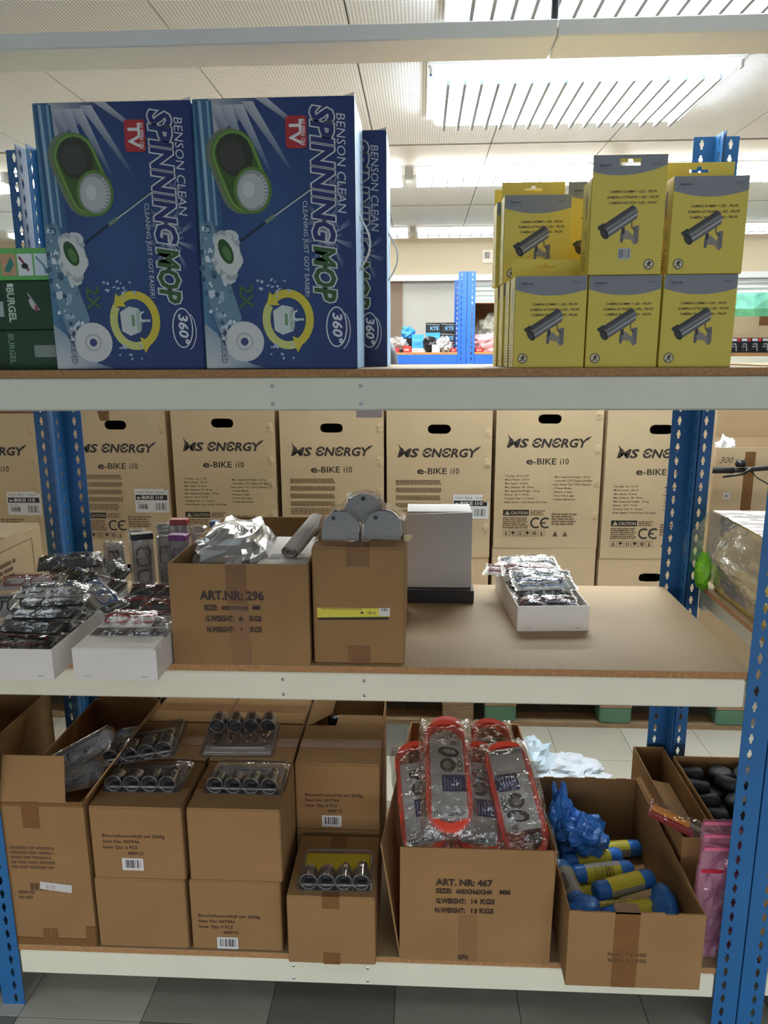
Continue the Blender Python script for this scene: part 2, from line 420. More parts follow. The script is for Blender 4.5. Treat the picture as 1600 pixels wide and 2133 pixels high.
M_perf = perforated(); M_smooth = mat('smooth ceiling panel', rgb(214,210,200), 0.6, var=0.02)
ceiling = struct(MB().box(X0, Y0, CZ+0.012, X1, Y1, CZ+0.12).build('ceiling', M_cback))
rows = [(-3.3,-1.72,0),(-1.72,-0.1,0),(-0.1,1.30,0),(1.30,2.685,0),(2.715,3.12,1),(3.12,4.35,0),(4.38,5.2,0),(5.2,5.9,1)]
pm = {}
for (a, b, k) in rows:
    L = round(b - a, 3)
    me = MB().rbox(0.003, 0.003, 0, 0.622, L-0.003, 0.012, 0.002).mesh('ceiling_panel', M_smooth if k else M_perf)
    for i in range(-6, 9):
        x = 0.175 + 0.6235*i
        if x < X0-0.3 or x + 0.6 > X1 + 0.2: continue
        link('ceiling_panel', me, ceiling, (x, a, CZ))
# ---- ceiling luminaires: white tray, bright diffuser, fins running across, a lamp under it
_gl = {}
def glow(k, col):
    if (k, col) not in _gl: _gl[(k, col)] = mat('lit tube diffuser', (0.8,0.85,0.9,1), 0.5, emit=col, estr=LAMP_L*k)
    return _gl[(k, col)]
COOL, WARM = (0.82,0.93,1.0,1), (0.98,0.98,0.93,1)
M_fin = mat('grey luminaire fin', rgb(150,158,166), 0.5)
def fin_lamp(label, x, y, w, d, n, k):
    t = thing('ceiling_light', label, 'ceiling light', (x, y, CZ))
    MB().rbox(0,0,-.022,w,d,0,.004).build('housing', M_frame, t)
    MB().rbox(.035,.03,-.062,w-.035,d-.03,-.0225,.012).build('diffuser', glow(k, COOL), t)
    me = MB().prism([(-0.007,0),(0.007,0),(0.006,-0.022),(-0.006,-0.022)], 0.040, d-0.040).mesh('fin', M_fin)
    for q in range(n): link('fin', me, t, (0.05 + (w-0.10)*(q+0.5)/n, 0, -0.0622))
    for cx in (0.014, w-0.014): MB().box(cx-0.006, 0.02, -.05, cx+0.006, 0.045, -.022).build('clip', M_chrome, t)
    return t
def louvre_lamp(label, x, y, w, d, k, group=None):
    t = thing('ceiling_light', label, 'ceiling light', (x, y, CZ), group=group)
    MB().box(0,0,-.05,.02,d,0).box(w-.02,0,-.05,w,d,0).box(.02,0,-.012,w-.02,d,0).build('housing', M_frame, t)
    MB().rbox(.02,.012,-.052,w-.02,d-.012,-.0125,.006).build('diffuser', glow(k, WARM), t)
    MB().box(.02,d/2-.004,-.060,w-.02,d/2+.004,-.0522).build('louvre_rail', M_fin, t)
    me = MB().box(-.003,.012,-.058,.003,d-.012,-.0522).mesh('louvre', M_fin)
    for q in range(1, 12): link('louvre', me, t, (.02 + (w-.04)*q/12, 0, 0))
    return t
fin_lamp('large ceiling light with slanting bright fins above the yellow camera boxes', 1.07, 1.50, 1.20, 0.68, 17, 1.0)
fin_lamp('finned ceiling light cut by the top edge of the photo', 1.12, 0.48, 1.18, 0.66, 17, .85)
fin_lamp('finned ceiling light over the aisle in front of the rack', 1.12, -1.60, 1.18, 0.66, 17, .15)
fin_lamp('finned ceiling light over the left end of the aisle', -1.5, -1.60, 1.18, 0.66, 17, .15)
nm = ['leftmost', 'second', 'third', 'fourth', 'fifth', 'sixth']
for r, (yy, dd, tx) in enumerate(((3.15,0.34,'nearer row'),(5.28,0.36,'row by the back wall'))):
    for k in range(6):
        louvre_lamp('louvred ceiling light, %s from left in the %s' % (nm[k], tx), -2.72 + 1.24*k, yy, 1.19, dd, 1.0 if r == 0 else .15, 'louvred ceiling lights in two rows')
# ---- suspended white trunking
M_trunk = mat('white trunking', rgb(246,244,236), 0.45)
t = thing('cable_trunking', 'white trunking beam hung below the ceiling across the top of the photo', 'trunking', (0, 0.373, 2.44))
MB().rbox(-1.75, 0, 0, 1.372, 0.142, 0.038, 0.003).build('trunking_length', M_trunk, t)
MB().rbox(1.375, 0, 0, 4.2, 0.142, 0.038, 0.003).build('trunking_length', M_trunk, t)
for hx in (-1.2, 1.372, 3.6):
    MB().tube([(hx,0.05,0.036),(hx,0.05,0.36)], 0.009, 8).lathe([(0.014,0.038),(0.014,0.048),(0.009,0.055)], 10, lambda x,y,z,h=hx: (x+h, y+0.05, z)).build('hanger_rod', M_darkrub, t)

# =================================================================== RACKS
FW, D = 0.060, 0.636
def post_mesh(h=2.3, pitch=0.04):
    b = MB(); th = 0.002; n = int(h/pitch); cx = FW*0.62
    hole = [(0.0,0.0135),(-0.003,0.0125),(-0.0032,0.0065),(-0.0058,0.004),(-0.0058,-0.002),(-0.0034,-0.0055),(-0.003,-0.0125),(0.003,-0.0125),(0.0034,-0.0055),(0.0058,-0.002),(0.0058,0.004),(0.0032,0.0065),(0.003,0.0125)]
    hole = hole[1:]
    tes = tessellate_polygon([[Vector(p+(0,)) for p in ((0,-pitch/2),(FW,-pitch/2),(FW,pitch/2),(0,pitch/2))], [Vector((cx+x,y,0)) for x, y in hole]])
    pts = [(0,-pitch/2),(FW,-pitch/2),(FW,pitch/2),(0,pitch/2)] + [(cx+x,y) for x, y in hole]
    for fl in range(2):
        for k in range(n):
            zc = pitch*(k+0.5)
            if fl == 0: F = lambda u, v, w: (u, w, v+zc)
            else: F = lambda u, v, w: (w, u, v+zc)
            for w in (0, th):
                base = len(b.v)
                for u, v in pts: b.pt(F(u, v, w))
                for q in tes: b.f.append([base+i for i in q]); b.c.append(None)
            m = len(hole)
            for i in range(m):
                p, q = pts[4+i], pts[4+(i+1) % m]
                b.face([F(*p,0),F(*q,0),F(*q,th),F(*p,th)])
        if fl == 0: b.face([(FW,0,0),(FW,th,0),(FW,th,n*pitch),(FW,0,n*pitch)])
        else: b.face([(0,FW,0),(th,FW,0),(th,FW,n*pitch),(0,FW,n*pitch)])
    me = b.mesh('upright_post', M_blue)
    return me
POST = post_mesh()
def rack(label, xa, xb, zs, board=True, d=D, posts='lr', y0=0.0, pm=None, bmat=None):
    r = thing('shelving_rack', label, 'rack', (0, y0, 0)); PM = pm or POST; BM = bmat or M_white
    if 'l' in posts:
        link('upright_post', PM, r, (xa-FW, -0.003, 0)); link('upright_post', PM, r, (xa-FW, d+0.003, 0), (0,0,-PI/2))
    if 'r' in posts:
        link('upright_post', PM, r, (xb+FW, -0.003, 0), (0,0,PI/2)); link('upright_post', PM, r, (xb+FW, d+0.003, 0), (0,0,PI))
    for z in zs:
        for (ya, yb) in ((0.0, 0.035), (d-0.035, d)):
            bm = MB().rbox(xa, ya, z-0.071, xb, yb, z, 0.004).build('beam', BM, r)
            if ya == 0.0:
                for fx in (0.405, 0.512):
                    for dz in (-0.017, -0.055):
                        x = xa + (xb-xa)*fx
                        MB().lathe([(0.004,0),(0.004,0.001),(0.002,0.002)], 8, lambda p,q,w: (x+p, -w, z+dz+q)).build('rivet', M_steel, bm)
        for x in (xa, xb-0.03): MB().box(x+0.002 if x == xa else x, 0.035, z-0.05, x+0.03 if x == xa else x+0.028, d-0.035, z-0.002).build('side_beam', BM, r)
        if board:
            bo = MB().rbox(xa-0.012, 0.001, z+0.0005, xb+0.012, d-0.001, z+0.018, 0.0012).build('shelf_board', M_board, r)
            bo.data.materials.append(M_boardedge)
            for p in bo.data.polygons:
                if abs(p.normal.z) < 0.5: p.material_index = 1
    return r
ZT, ZM, ZB = 1.6505, 0.9665, 0.1675       # beam tops; boards are 18 mm
rack('blue and white shelving rack holding the spinning mop and camera boxes', 0.0, 1.8, (ZT, ZM, ZB))
rack('neighbouring blue rack on the right with foil wrapped stack', 1.8+2*FW+0.004, 3.65, (ZT, ZM+0.02, ZB+0.01), posts='lr')
rack('neighbouring blue rack on the left with green boxes', -1.85, -2*FW-0.030, (ZT, ZM, ZB), posts='lr')
BT, BM_, BB = ZT+0.0182, ZM+0.0182, ZB+0.0182

# =================================================================== TOP SHELF
NAVY = rgb(34,48,104); TEAL = rgb(48,86,132); GRN = rgb(92,128,52); DGRN = rgb(62,92,34); PALE = rgb(205,208,210)
def mop_art(p, w, h):
    U = lambda u: u*w
    V = lambda v: (1-v)*h
    # background gradient
    nx, ny = 6, 8
    def bgc(u, v):
        k = max(0, 1 - abs(u-0.45)*1.6)*max(0, 1-abs(v-0.5)*1.4); e = max(0, 0.12-u)/0.12
        c = [NAVY[i] + (TEAL[i]-NAVY[i])*k for i in range(3)]
        c = [c[i] + (rgb(90,140,165)[i]-c[i])*e*0.8 for i in range(3)]
        return (c[0], c[1], c[2], 1)
    for i in range(nx):
        for j in range(ny):
            q = [(i/nx,j/ny),(i/nx,(j+1)/ny),((i+1)/nx,(j+1)/ny),((i+1)/nx,j/ny)]
            p.face([p.at(U(a),V(b)) for a, b in q], tuple(bgc(a,b) for a, b in q))
    p.L += p.step
    # pale glow at the top with rays
    gl = rgb(178,180,184)
    p.poly([(U(.10),V(0)),(U(.42),V(0)),(U(.34),V(.06)),(U(.22),V(.10)),(U(.12),V(.12))], None, cols=[gl,bgc(.42,0),bgc(.34,.1),bgc(.22,.14),gl][:5])
    for (a, b, c, d) in ((.13,.02,.20,.16),(.20,.02,.33,.22),(.27,.02,.48,.27),(.33,.01,.62,.27),(.42,.0,.72,.13)):
        p.poly([(U(a-.03),V(b)),(U(a+.045),V(b-.0)),(U(c+.006),V(d)),(U(c-.004),V(d+.003))], None, cols=[rgb(170,172,178),rgb(196,198,202),bgc(c,d),bgc(c,d)])
    # water column stripes
    for k, (a, cc) in enumerate(((.01,rgb(40,84,120)),(.035,rgb(150,180,195)),(.055,rgb(60,110,140)),(.085,rgb(128,164,184)),(.1,rgb(46,92,128)))):
        p.poly([(U(a),V(.005)),(U(a+.016),V(.005)),(U(a+.05),V(.45)),(U(a+.02),V(.45))], cc)
    # splashes
    rnd = random.Random(3)
    p.poly([(U(.0),V(.44)),(U(.08),V(.43)),(U(.12),V(.5)),(U(.16),V(.6)),(U(.2),V(.7)),(U(.25),V(.8)),(U(.18),V(.9)),(U(.1),V(.86)),(U(.03),V(.72)),(U(0),V(.6))], rgb(108,140,158))
    for k in range(70):
        v = rnd.uniform(.44,.9); u = max(0.01, rnd.gauss(.02 + (v-.44)*.36, .045)); r = rnd.uniform(.006,.028)
        if u > .36: continue
        cc = rnd.choice([rgb(205,214,218), rgb(66,104,128), rgb(150,178,190), rgb(44,78,108), rgb(222,226,226)])
        n = rnd.randint(4,6); ph = rnd.random()*6
        p.poly([(U(u)+w*r*rnd.uniform(.5,1.3)*math.cos(ph+2*PI*q/n), V(v)+w*r*rnd.uniform(.5,1.5)*math.sin(ph+2*PI*q/n)) for q in range(n)], cc)
        p.L -= p.step*0.7
    p.poly([(U(0),V(.82)),(U(.08),V(.86)),(U(.16),V(.94)),(U(.3),V(.98)),(U(.4),V(.998)),(U(.002),V(.998))], None, cols=[rgb(150,160,168),rgb(150,168,178),rgb(176,184,190),rgb(150,164,180),rgb(60,80,120),rgb(205,205,202)])
    # bucket
    A = math.atan2(V(.40)-V(.112), U(.37)-U(.19)); L = math.hypot(V(.40)-V(.112), U(.37)-U(.19)); cx, cy = U(.28), V(.258)
    c, d = math.cos(A-PI/2), math.sin(A-PI/2)
    def shp(W, H, ox, oy, cc, n=8):
        p.poly([(cx + (x+ox)*c - (y+oy)*d, cy + (x+ox)*d + (y+oy)*c) for x, y in racetrack(W, H, n)], cc)
    shp(.094, L*1.04, .008, -.004, rgb(110,120,100)); shp(.094, L*1.02, 0, 0, GRN); shp(.088, L*.98, -.001, 0, rgb(116,150,70)); shp(.078, L*.93, -.001, 0, DGRN)
    shp(.072, L*.50, -.002, -L*.205, rgb(52,54,42)); shp(.05, L*.36, .003, -L*.21, rgb(66,66,56))
    ex, ey = U(.355), V(.325)
    p.ell(ex, ey, .040, .046, GRN, 22); p.ell(ex, ey, .034, .040, rgb(150,152,148), 22); p.ell(ex-.003, ey-.001, .028, .034, rgb(186,188,184), 20); p.ell(ex-.008, ey+.002, .012, .016, rgb(208,208,204), 16)
    for k in range(9): t = -0.9 + k*.22; p.line([(ex+.024*math.cos(t), ey+.030*math.sin(t)), (ex+.032*math.cos(t), ey+.038*math.sin(t))], .0016, rgb(222,222,218)); p.L -= p.step
    p.L += p.step
    # mop
    p.line([(U(.234),V(.52)),(U(.5),V(.412))], .0045, rgb(26,40,60)); p.line([(U(.48),V(.42)),(U(.736),V(.318))], .005, rgb(188,196,200)); p.line([(U(.48),V(.416)),(U(.736),V(.315))], .0022, rgb(30,44,60))
    p.line([(U(.43),V(.442)),(U(.49),V(.418))], .008, rgb(120,140,120))
    for k in range(26):
        t = 2*PI*k/26; r = 1 + .16*math.sin(k*5.1)
        p.ell(U(.175)+.026*r*math.cos(t)*.8, V(.563)+.042*r*math.sin(t), .010, .014, rgb(206,208,204) if k % 3 else rgb(166,176,176), 7, t); p.L -= p.step*.8
    p.ell(U(.175), V(.563), .026, .040, rgb(214,214,208), 16, .3); p.ell(U(.165), V(.548), .014, .027, rgb(44,80,36), 16, .4); p.ell(U(.172), V(.555), .008, .016, rgb(84,122,66), 12, .4)
    # 2x
    p.text('2X', U(.245), V(.675), .028, rgb(70,108,60), rot=-PI/2, bold=.02)
    # white pad
    p.ell(U(.262), V(.893), .0425, .0425, rgb(214,212,206), 30); p.ring(U(.262), V(.893), .017, .017, .004, rgb(182,182,180)); p.ell(U(.262), V(.893), .0085, .0085, rgb(62,66,116), 14)
    # arrows ring
    ax, ay = U(.555), V(.808)
    p.ring(ax, ay, .047, .054, .017, rgb(216,196,62), 30, -1.1, 2.2); p.ring(ax, ay, .047, .054, .017, rgb(206,206,120), 30, 2.55, 5.0)
    for t, sgn in ((2.2, 1), (5.0, 1)):
        x, y = ax+.047*math.cos(t), ay+.054*math.sin(t); tx, ty = -math.sin(t)*sgn, math.cos(t)*sgn; nx_, ny_ = math.cos(t), math.sin(t)
        p.poly([(x+nx_*.018, y+ny_*.018), (x+tx*.022, y+ty*.022), (x-nx_*.018, y-ny_*.018)], rgb(216,196,62))
    p.poly([(ax-.032,ay+.018),(ax-.012,ay+.030),(ax+.008,ay+.026),(ax+.010,ay-.024),(ax-.012,ay-.032),(ax-.030,ay-.022)], rgb(206,210,204)); p.ell(ax+.009, ay, .006, .026, rgb(170,182,170), 14)
    p.line([(ax,ay),(ax+.034,ay)], .005, rgb(190,200,192)); p.line([(ax-.004,ay+.012),(ax-.004,ay-.012)], .006, rgb(110,150,100)); p.ring(ax+.02, ay+.008, .008, .010, .004, rgb(214,216,212), 16, 1.5, 4.8)
    for k in range(26): p.ell(ax+rnd.uniform(-.07,.02), ay+rnd.choice((-1,1))*rnd.uniform(.045,.085), rnd.uniform(.0015,.004), rnd.uniform(.002,.006), rgb(176,190,204), 6, rnd.random()*3); p.L -= p.step*.9
    # TV badge
    p.poly([(U(.575)+a,V(.178)+b) for a, b in rrect(0,0,U(.132),h*.114,.006)], rgb(178,46,52))
    p.text('TV', U(.600), V(.078), .024, rgb(228,224,222), w=.045, rot=-PI/2, bold=.03); p.text('AS SEEN ON', U(.672), V(.074), .008, rgb(228,224,222), w=.050, rot=-PI/2, bold=.02)
    # starburst behind title
    for (su, sv, r) in ((.83,.50,.042),(.80,.44,.03),(.86,.33,.024)):
        for k in range(18):
            t = 2*PI*k/18 + .1; q = r*(1.25 if k % 2 else .7)
            p.poly([(U(su),V(sv)),(U(su)+q*math.cos(t-.09),V(sv)+q*1.4*math.sin(t-.09)),(U(su)+q*math.cos(t+.09),V(sv)+q*1.4*math.sin(t+.09))], None, cols=[rgb(176,180,190),bgc(su,sv),bgc(su,sv)]); p.L -= p.step
        p.L += p.step
        p.ell(U(su), V(sv), r*.3, r*.4, rgb(150,156,170), 14)
    sp = h*.478
    for cc, bo in ((rgb(206,206,204), .085), (NAVY, .035)):
        p.text('SPINNING', U(.738), V(.036), .044, cc, w=sp, rot=-PI/2, bold=bo, shear=.18)
        p.text('MOP', U(.738), V(.535), .044, cc if bo > .05 else rgb(58,92,48), w=h*.205, rot=-PI/2, bold=bo, shear=.18)
    p.text('BENSON CLEAN', U(.893), V(.058), .018, rgb(208,210,216), w=h*.355, rot=-PI/2, shear=.15)
    p.text('CLEANING JUST GOT EASIER!', U(.672), V(.365), .0095, rgb(206,208,214), w=h*.355, rot=-PI/2, bold=.005)
    p.ring(U(.872), V(.838), .0215, .041, .0028, rgb(216,216,220), 32); p.ring(U(.888), V(.85), .024, .042, .002, rgb(216,216,220), 32, -1.2, 1.0)
    p.text('360\u00b0', U(.848), V(.785), .020, rgb(222,222,226), w=.062, rot=-PI/2, bold=.03, shear=.18)
    p.text('INCLUDED', U(.105), V(.842), .013, rgb(96,98,104), w=h*.135, rot=-PI/2)
def mop_box(label, x, y, z, rz=0.0, handle=True):
    w, d, h = 0.331, 0.21, 0.540
    t = thing('spinning_mop_box', label, 'box', (x, y, z), rz, 'spinning mop boxes')
    MB().rbox(0, 0, 0, w, d, h, .0015).build('body', mat('blue carton', rgb(38,52,106), .4), t)
    # top lid sits open a crack at the right front corner
    MB().prism([(0,h),(w,h),(w+.001,h+.007),(w-.02,h+.001)], .001, .004).build('lid_edge', M_paperwhite, t)
    p = Print((0.001,0,0.001), (1,0,0), (0,0,1), step=.00002); mop_art(p, w-.002, h-.002); p.done('front_print', M_gloss, t)
    q = Print((w,0.001,0.001), (0,1,0), (0,0,1)); q.rect(0,0,d-.002,h-.002, rgb(150,188,226)); q.text('SPINNING MOP', .13, h*.95, .03, NAVY, rot=-PI/2, bold=.03); q.done('side_print', M_gloss, t)
    l = Print((0,d-.001,0.001), (0,-1,0), (0,0,1)); l.rect(0,0,d-.002,h-.002, rgb(120,160,190)); l.done('side_print', M_gloss, t)
    pts = [(w-.002+.026*math.sin(PI*k/12), .09, .33 - .12*k/12) for k in range(13)]
    if handle: MB().tube(pts, .0022, 8).build('carry_handle', M_paperwhite, t, True)
    return t
mop_box('blue spinning mop box standing leftmost, beside the green boxes', 0.246, 0.022, BT, 0.0, False)
mop_box('blue spinning mop box standing second, right of its twin', 0.582, 0.018, BT, 0.0)
mop_box('blue spinning mop box standing behind, only its right strip showing', 0.636, 0.255, BT, 0.0)

# ---- green cartons
GB = mat('dark green carton', rgb(26,64,34), .45, var=.06, vscale=8); GL = mat('light green carton', rgb(110,190,96), .5)
def green_box(label, x, y, z, w, d, h, kind):
    t = thing('green_box', label, 'box', (x, y, z), 0, 'green cartons by the mop boxes')
    MB().rbox(0,0,0,w,d,h,.0012).build('body', GB, t)
    p = Print((0,0,0),(1,0,0),(0,0,1))
    if kind == 0:
        p.text('BURGEL', .012, h*.86, .016, rgb(196,214,190), w=h*.7, rot=-PI/2, bold=.03); p.rect(.014,h*.88,.028,h*.95,rgb(214,224,206))
        p.ell(w*.58, h*.52, .006, .014, rgb(206,196,196), 12, .5); p.line([(w*.5,h*.75),(w*.7,h*.4)], .003, rgb(170,180,172)); p.ell(w*.64, h*.44, .004, .007, rgb(170,70,80), 10)
    elif kind == 1:
        p.text('BURGEL', .004, h*.9, .013, rgb(120,150,118), w=h*.75, rot=-PI/2, bold=.03); p.rect(w*.52,h*.32,w*.98,h*.62,rgb(140,150,140))
    elif kind == 2: p.rect(w*.3,h*.28,w*.995,h*.6,rgb(196,202,196))
    p.done('printed_label', M_ink, t); return t
green_box('dark green carton with white logo down its edge, above the grey-labelled one', .122, .05, BT+.088, .118, .2, .104, 0)
green_box('dark green carton with grey label at the bottom against the mop box', .122, .05, BT, .118, .2, .087, 1)
green_box('dark green carton with pale panel, upper one at the left edge', -.13, .07, BT+.088, .250, .2, .104, 2)
green_box('dark green carton, lower one at the left edge of the shelf', -.13, .07, BT, .250, .2, .087, 3)
t = thing('green_box', 'bright green carton with a picture strip lying on the dark ones', 'box', (-.06, .06, BT+.1945), 0, rot=(0, math.radians(0), 0))
MB().rbox(0,0,0,.30,.18,.068,.0012).build('body', GL, t)
p = Print((0,0,0),(1,0,0),(0,0,1))
p.rect(.145,.012,.178,.055,WHITE); p.barcode(.148,.016,.027,.034,BLACK,4,8)
for k, cc in enumerate((rgb(206,160,120), rgb(235,235,232), rgb(220,232,236))):
    a = .182 + k*.038; p.rect(a,.010,a+.034,.056,cc)
p.poly([(.188,.02),(.205,.05),(.212,.034),(.2,.016)], rgb(60,130,116)); p.line([(.224,.05),(.236,.034),(.244,.02)],.005,rgb(150,60,70)); p.ell(.236,.03,.008,.006,rgb(40,40,44),10); p.line([(.262,.05),(.280,.03),(.284,.014)],.004,rgb(90,150,160))
p.done('printed_strip', M_ink, t)

# ---- dummy camera boxes
YEL = rgb(222,196,84); HGREY = rgb(136,136,140); CW, CD, CH, TABH = .150, .076, .189, .042
M_yel = mat('yellow carton', YEL, .5)
def cam_pic(p, cx, cy, s):
    """printed bullet camera on wall bracket; s = overall width"""
    A = math.radians(33); c, d = math.cos(A), math.sin(A)
    def T(pts): return [(cx + s*(x*c - y*d), cy + s*(x*d + y*c)) for x, y in pts]
    g = lambda v: rgb(v, v-4, v-6)
    p.poly([(cx+s*.02,cy-s*.28),(cx+s*.14,cy-s*.20),(cx+s*.30,cy-s*.33),(cx+s*.42,cy-s*.12),(cx+s*.44,cy-s*.46),(cx+s*.34,cy-s*.56),(cx+s*.26,cy-s*.44),(cx+s*.10,cy-s*.42),(cx+s*.02,cy-s*.52)], rgb(146,136,126))
    p.poly([(cx+s*.30,cy-s*.13),(cx+s*.44,cy-s*.10),(cx+s*.44,cy-s*.50),(cx+s*.36,cy-s*.56)], rgb(120,112,112)); p.rect(cx+s*.0,cy-s*.5,cx+s*.07,cy-s*.28,rgb(104,98,100))
    p.line([(cx+s*.26,cy-s*.02),(cx+s*.27,cy-s*.16),(cx+s*.36,cy-s*.22)], s*.025, rgb(50,48,50)); p.rect(cx+s*.02,cy-s*.3,cx+s*.10,cy-s*.15,rgb(60,56,58))
    p.poly(T([(-.50,-.16),(.34,-.16),(.44,-.06),(.46,.06),(.42,.17),(-.44,.17),(-.52,.06)]), g(92))
    p.poly(T([(-.46,.08),(.42,.08),(.40,.17),(-.42,.17)]), g(72)); p.poly(T([(-.46,-.02),(.45,-.02),(.45,.05),(-.48,.05)]), g(132)); p.poly(T([(-.44,-.10),(.42,-.10),(.44,-.05),(-.45,-.05)]), g(176)); p.poly(T([(-.46,-.16),(.34,-.16),(.38,-.11),(-.46,-.11)]), g(110))
    p.poly(T([(-.56,.20),(-.38,.20),(-.36,.12),(-.56,.10)]), g(58)); p.ell(*T([(-.49,-.03)])[0], s*.085, s*.145, g(44), 16, A); p.ell(*T([(-.51,-.035)])[0], s*.05, s*.09, g(66), 14, A)
def icon(p, a, b, r):
    p.ell(a, b, r, r, rgb(60,50,40), 20); p.ell(a, b, r*.84, r*.84, rgb(214,204,170), 20)
    p.ell(a+r*.1, b+r*.45, r*.18, r*.18, BLACK, 10); p.line([(a+r*.05,b+r*.35),(a-r*.1,b-r*.1)], r*.34, BLACK); p.line([(a,b+r*.2),(a+r*.45,b+r*.05)], r*.16, BLACK); p.line([(a,b+r*.2),(a-r*.42,b+r*.1)], r*.16, BLACK); p.line([(a-r*.1,b-r*.1),(a+r*.3,b-r*.3),(a+r*.25,b-r*.6)], r*.18, BLACK); p.line([(a-r*.1,b-r*.1),(a-r*.35,b-r*.55)], r*.18, BLACK)
    p.line([(a-r*.6,b-r*.6),(a+r*.6,b+r*.6)], r*.12, rgb(120,60,50))
def slot_panel(mb, w, z0, z1, y, th):
    sl = [(w/2-.020,z1-.020),(w/2-.020,z1-.014),(w/2-.006,z1-.014),(w/2-.004,z1-.008),(w/2+.004,z1-.008),(w/2+.006,z1-.014),(w/2+.020,z1-.014),(w/2+.020,z1-.020)]
    out = [(0.001,z0),(w-.001,z0),(w-.001,z1),(.001,z1)]; pts = out + sl
    tes = tessellate_polygon([[Vector(q+(0,)) for q in out], [Vector(q+(0,)) for q in sl]])
    for yy in (y, y+th):
        base = len(mb.v)
        for a, b in pts: mb.pt((a, yy, b))
        for q in tes: mb.f.append([base+i for i in q]); mb.c.append(None)
    for P in (out, sl):
        for i in range(len(P)): a, b = P[i], P[(i+1) % len(P)]; mb.face([(a[0],y,a[1]),(b[0],y,b[1]),(b[0],y+th,b[1]),(a[0],y+th,a[1])])
_cp = {}
def cam_prints():
    """front print, front print with hang tab, side print: meshes shared by all boxes"""
    for tab in (0, 1):
        H = CH + (TABH if tab else 0); p = Print((0,0,0),(1,0,0),(0,0,1), step=.00003, base=.0004)
        if tab: # leave the slot open: print the header in strips round it
            s0, s1 = H-.021, H-.007
            for a0, b0, a1, b1 in ((.001,s1,CW-.001,H-.0005),(.001,s0,CW/2-.021,s1),(CW/2+.021,s0,CW-.001,s1)): p.rect(a0,b0,a1,b1,HGREY); p.L -= p.step
            p.L += p.step
            top = s0
        else: top = H-.0005
        n = 12; cv = lambda u: H - .040 + .012*(2*u-1)**2*1.0 - (.004 if tab else 0) + (.012*u if tab else 0)
        P = [(.001+(CW-.002)*k/n, cv(k/n)) for k in range(n+1)]
        p.poly(P + [(CW-.001,top),(.001,top)], HGREY)
        p.poly([(.001,.001),(CW-.001,.001)] + [(a, b) for a, b in reversed(P)], YEL)
        hy = H - .016 - (.004 if tab else 0)
        p.text('BENSON', .014, hy-.002, .0042, rgb(52,50,54), bold=.03); p.ring(.016, hy-.001, .007, .0075, .0008, rgb(90,88,92), 20, 1.6, 6.0); p.line([(.022,hy-.006),(.046,hy-.006)],.0006,rgb(100,98,100))
        p.text('009331', CW-.012, hy, .0045, rgb(84,82,86), align='r')
        ty = H - .060 if not tab else H - .072
        for k, s in enumerate(('CAMERA DUMMY + LED - PROFI', 'KAMERA-ATTRAPPE + LED - PROFI', 'CAM\u00c9RA FACTICE + LED - PROFI')):
            p.text(s, CW*.56, ty - .0108*k, .0048, rgb(64,56,26), w=(.093,.102,.095)[k], align='c', bold=.025)
        cam_pic(p, CW*(.46 if not tab else .42), .092 if not tab else .105, .083)
        icon(p, .020, .020, .0105) if not tab else icon(p, CW-.026, .020, .0105)
        if tab: p.rect(.060,.030,.086,.052,rgb(190,186,176)); p.barcode(.0625,.033,.021,.017,rgb(90,84,110),9,8)
        _cp[tab] = p.mesh('front_print', M_gloss)
    p = Print((0,CD,0),(0,-1,0),(0,0,1), base=.0004); p.rect(.0005,.001,CD-.0005,CH-.001, YEL)
    p.poly([(.030,.150),(.040,.172),(.046,.160),(.044,.120),(.038,.108)], rgb(96,90,84)); p.poly([(.036,.15),(.041,.165),(.042,.12)], rgb(170,164,150))
    p.text('CAMERA', .046, .092, .006, rgb(70,62,30), rot=-PI/2, w=.026, bold=.03); p.text('LED', .030, .092, .006, rgb(70,62,30), rot=-PI/2, w=.012, bold=.03)
    for k in range(7): p.rect(.012,.012+k*.006,.058-.006*(k % 3),.0135+k*.006,rgb(96,86,44)); p.L -= p.step
    _cp['side'] = p.mesh('side_print', M_gloss)
    for tab in (0, 1):
        b = MB()
        if tab: b.rbox(0,0.0012,0,CW,CD,CH,.001); slot_panel(b, CW, CH-.002, CH+TABH, 0.0002, .001)
        else: b.rbox(0,0,0,CW,CD,CH,.001)
        _cp['body%d' % tab] = b.mesh('body', M_yel)
    b = MB(); slot_panel(b, CW-.002, CH-.002, CH+TABH, CD-.0014, .0012); _cp['tab'] = b.mesh('hang_tab', M_yel)
cam_prints()
def camera_box(label, x, y, z, tab=0, rz=0.0):
    t = thing('dummy_camera_box', label, 'box', (x, y, z), rz, 'yellow dummy camera boxes')
    link('body', _cp['body%d' % tab], t); link('front_print', _cp[tab], t); link('side_print', _cp['side'], t)
    if not tab: link('hang_tab', _cp['tab'], t)
    return t
camera_box('yellow dummy camera box, left one of the bottom front row', 1.2475, .020, BT)
camera_box('yellow dummy camera box, middle one of the bottom front row', 1.4010, .022, BT)
camera_box('yellow dummy camera box, right one of the bottom front row', 1.5550, .020, BT)
camera_box('tall yellow camera box with slotted grey header and barcode, highest on the stack', 1.3955, .018, BT+CH+.0005, 1)
camera_box('yellow dummy camera box at top right with its hang tab behind', 1.5590, .017, BT+CH+.0005)
camera_box('yellow dummy camera box second in the left bottom column', 1.2450, .100, BT)
camera_box('yellow dummy camera box third in the left bottom column', 1.2400, .178, BT)
camera_box('yellow dummy camera box last in the left bottom column', 1.2350, .256, BT)
camera_box('yellow dummy camera box set back on the upper left, camera picture half hidden', 1.2370, .175, BT+CH+.0005)
camera_box('yellow dummy camera box rearmost on the upper left, only its edge showing', 1.2280, .253, BT+CH+.0005)
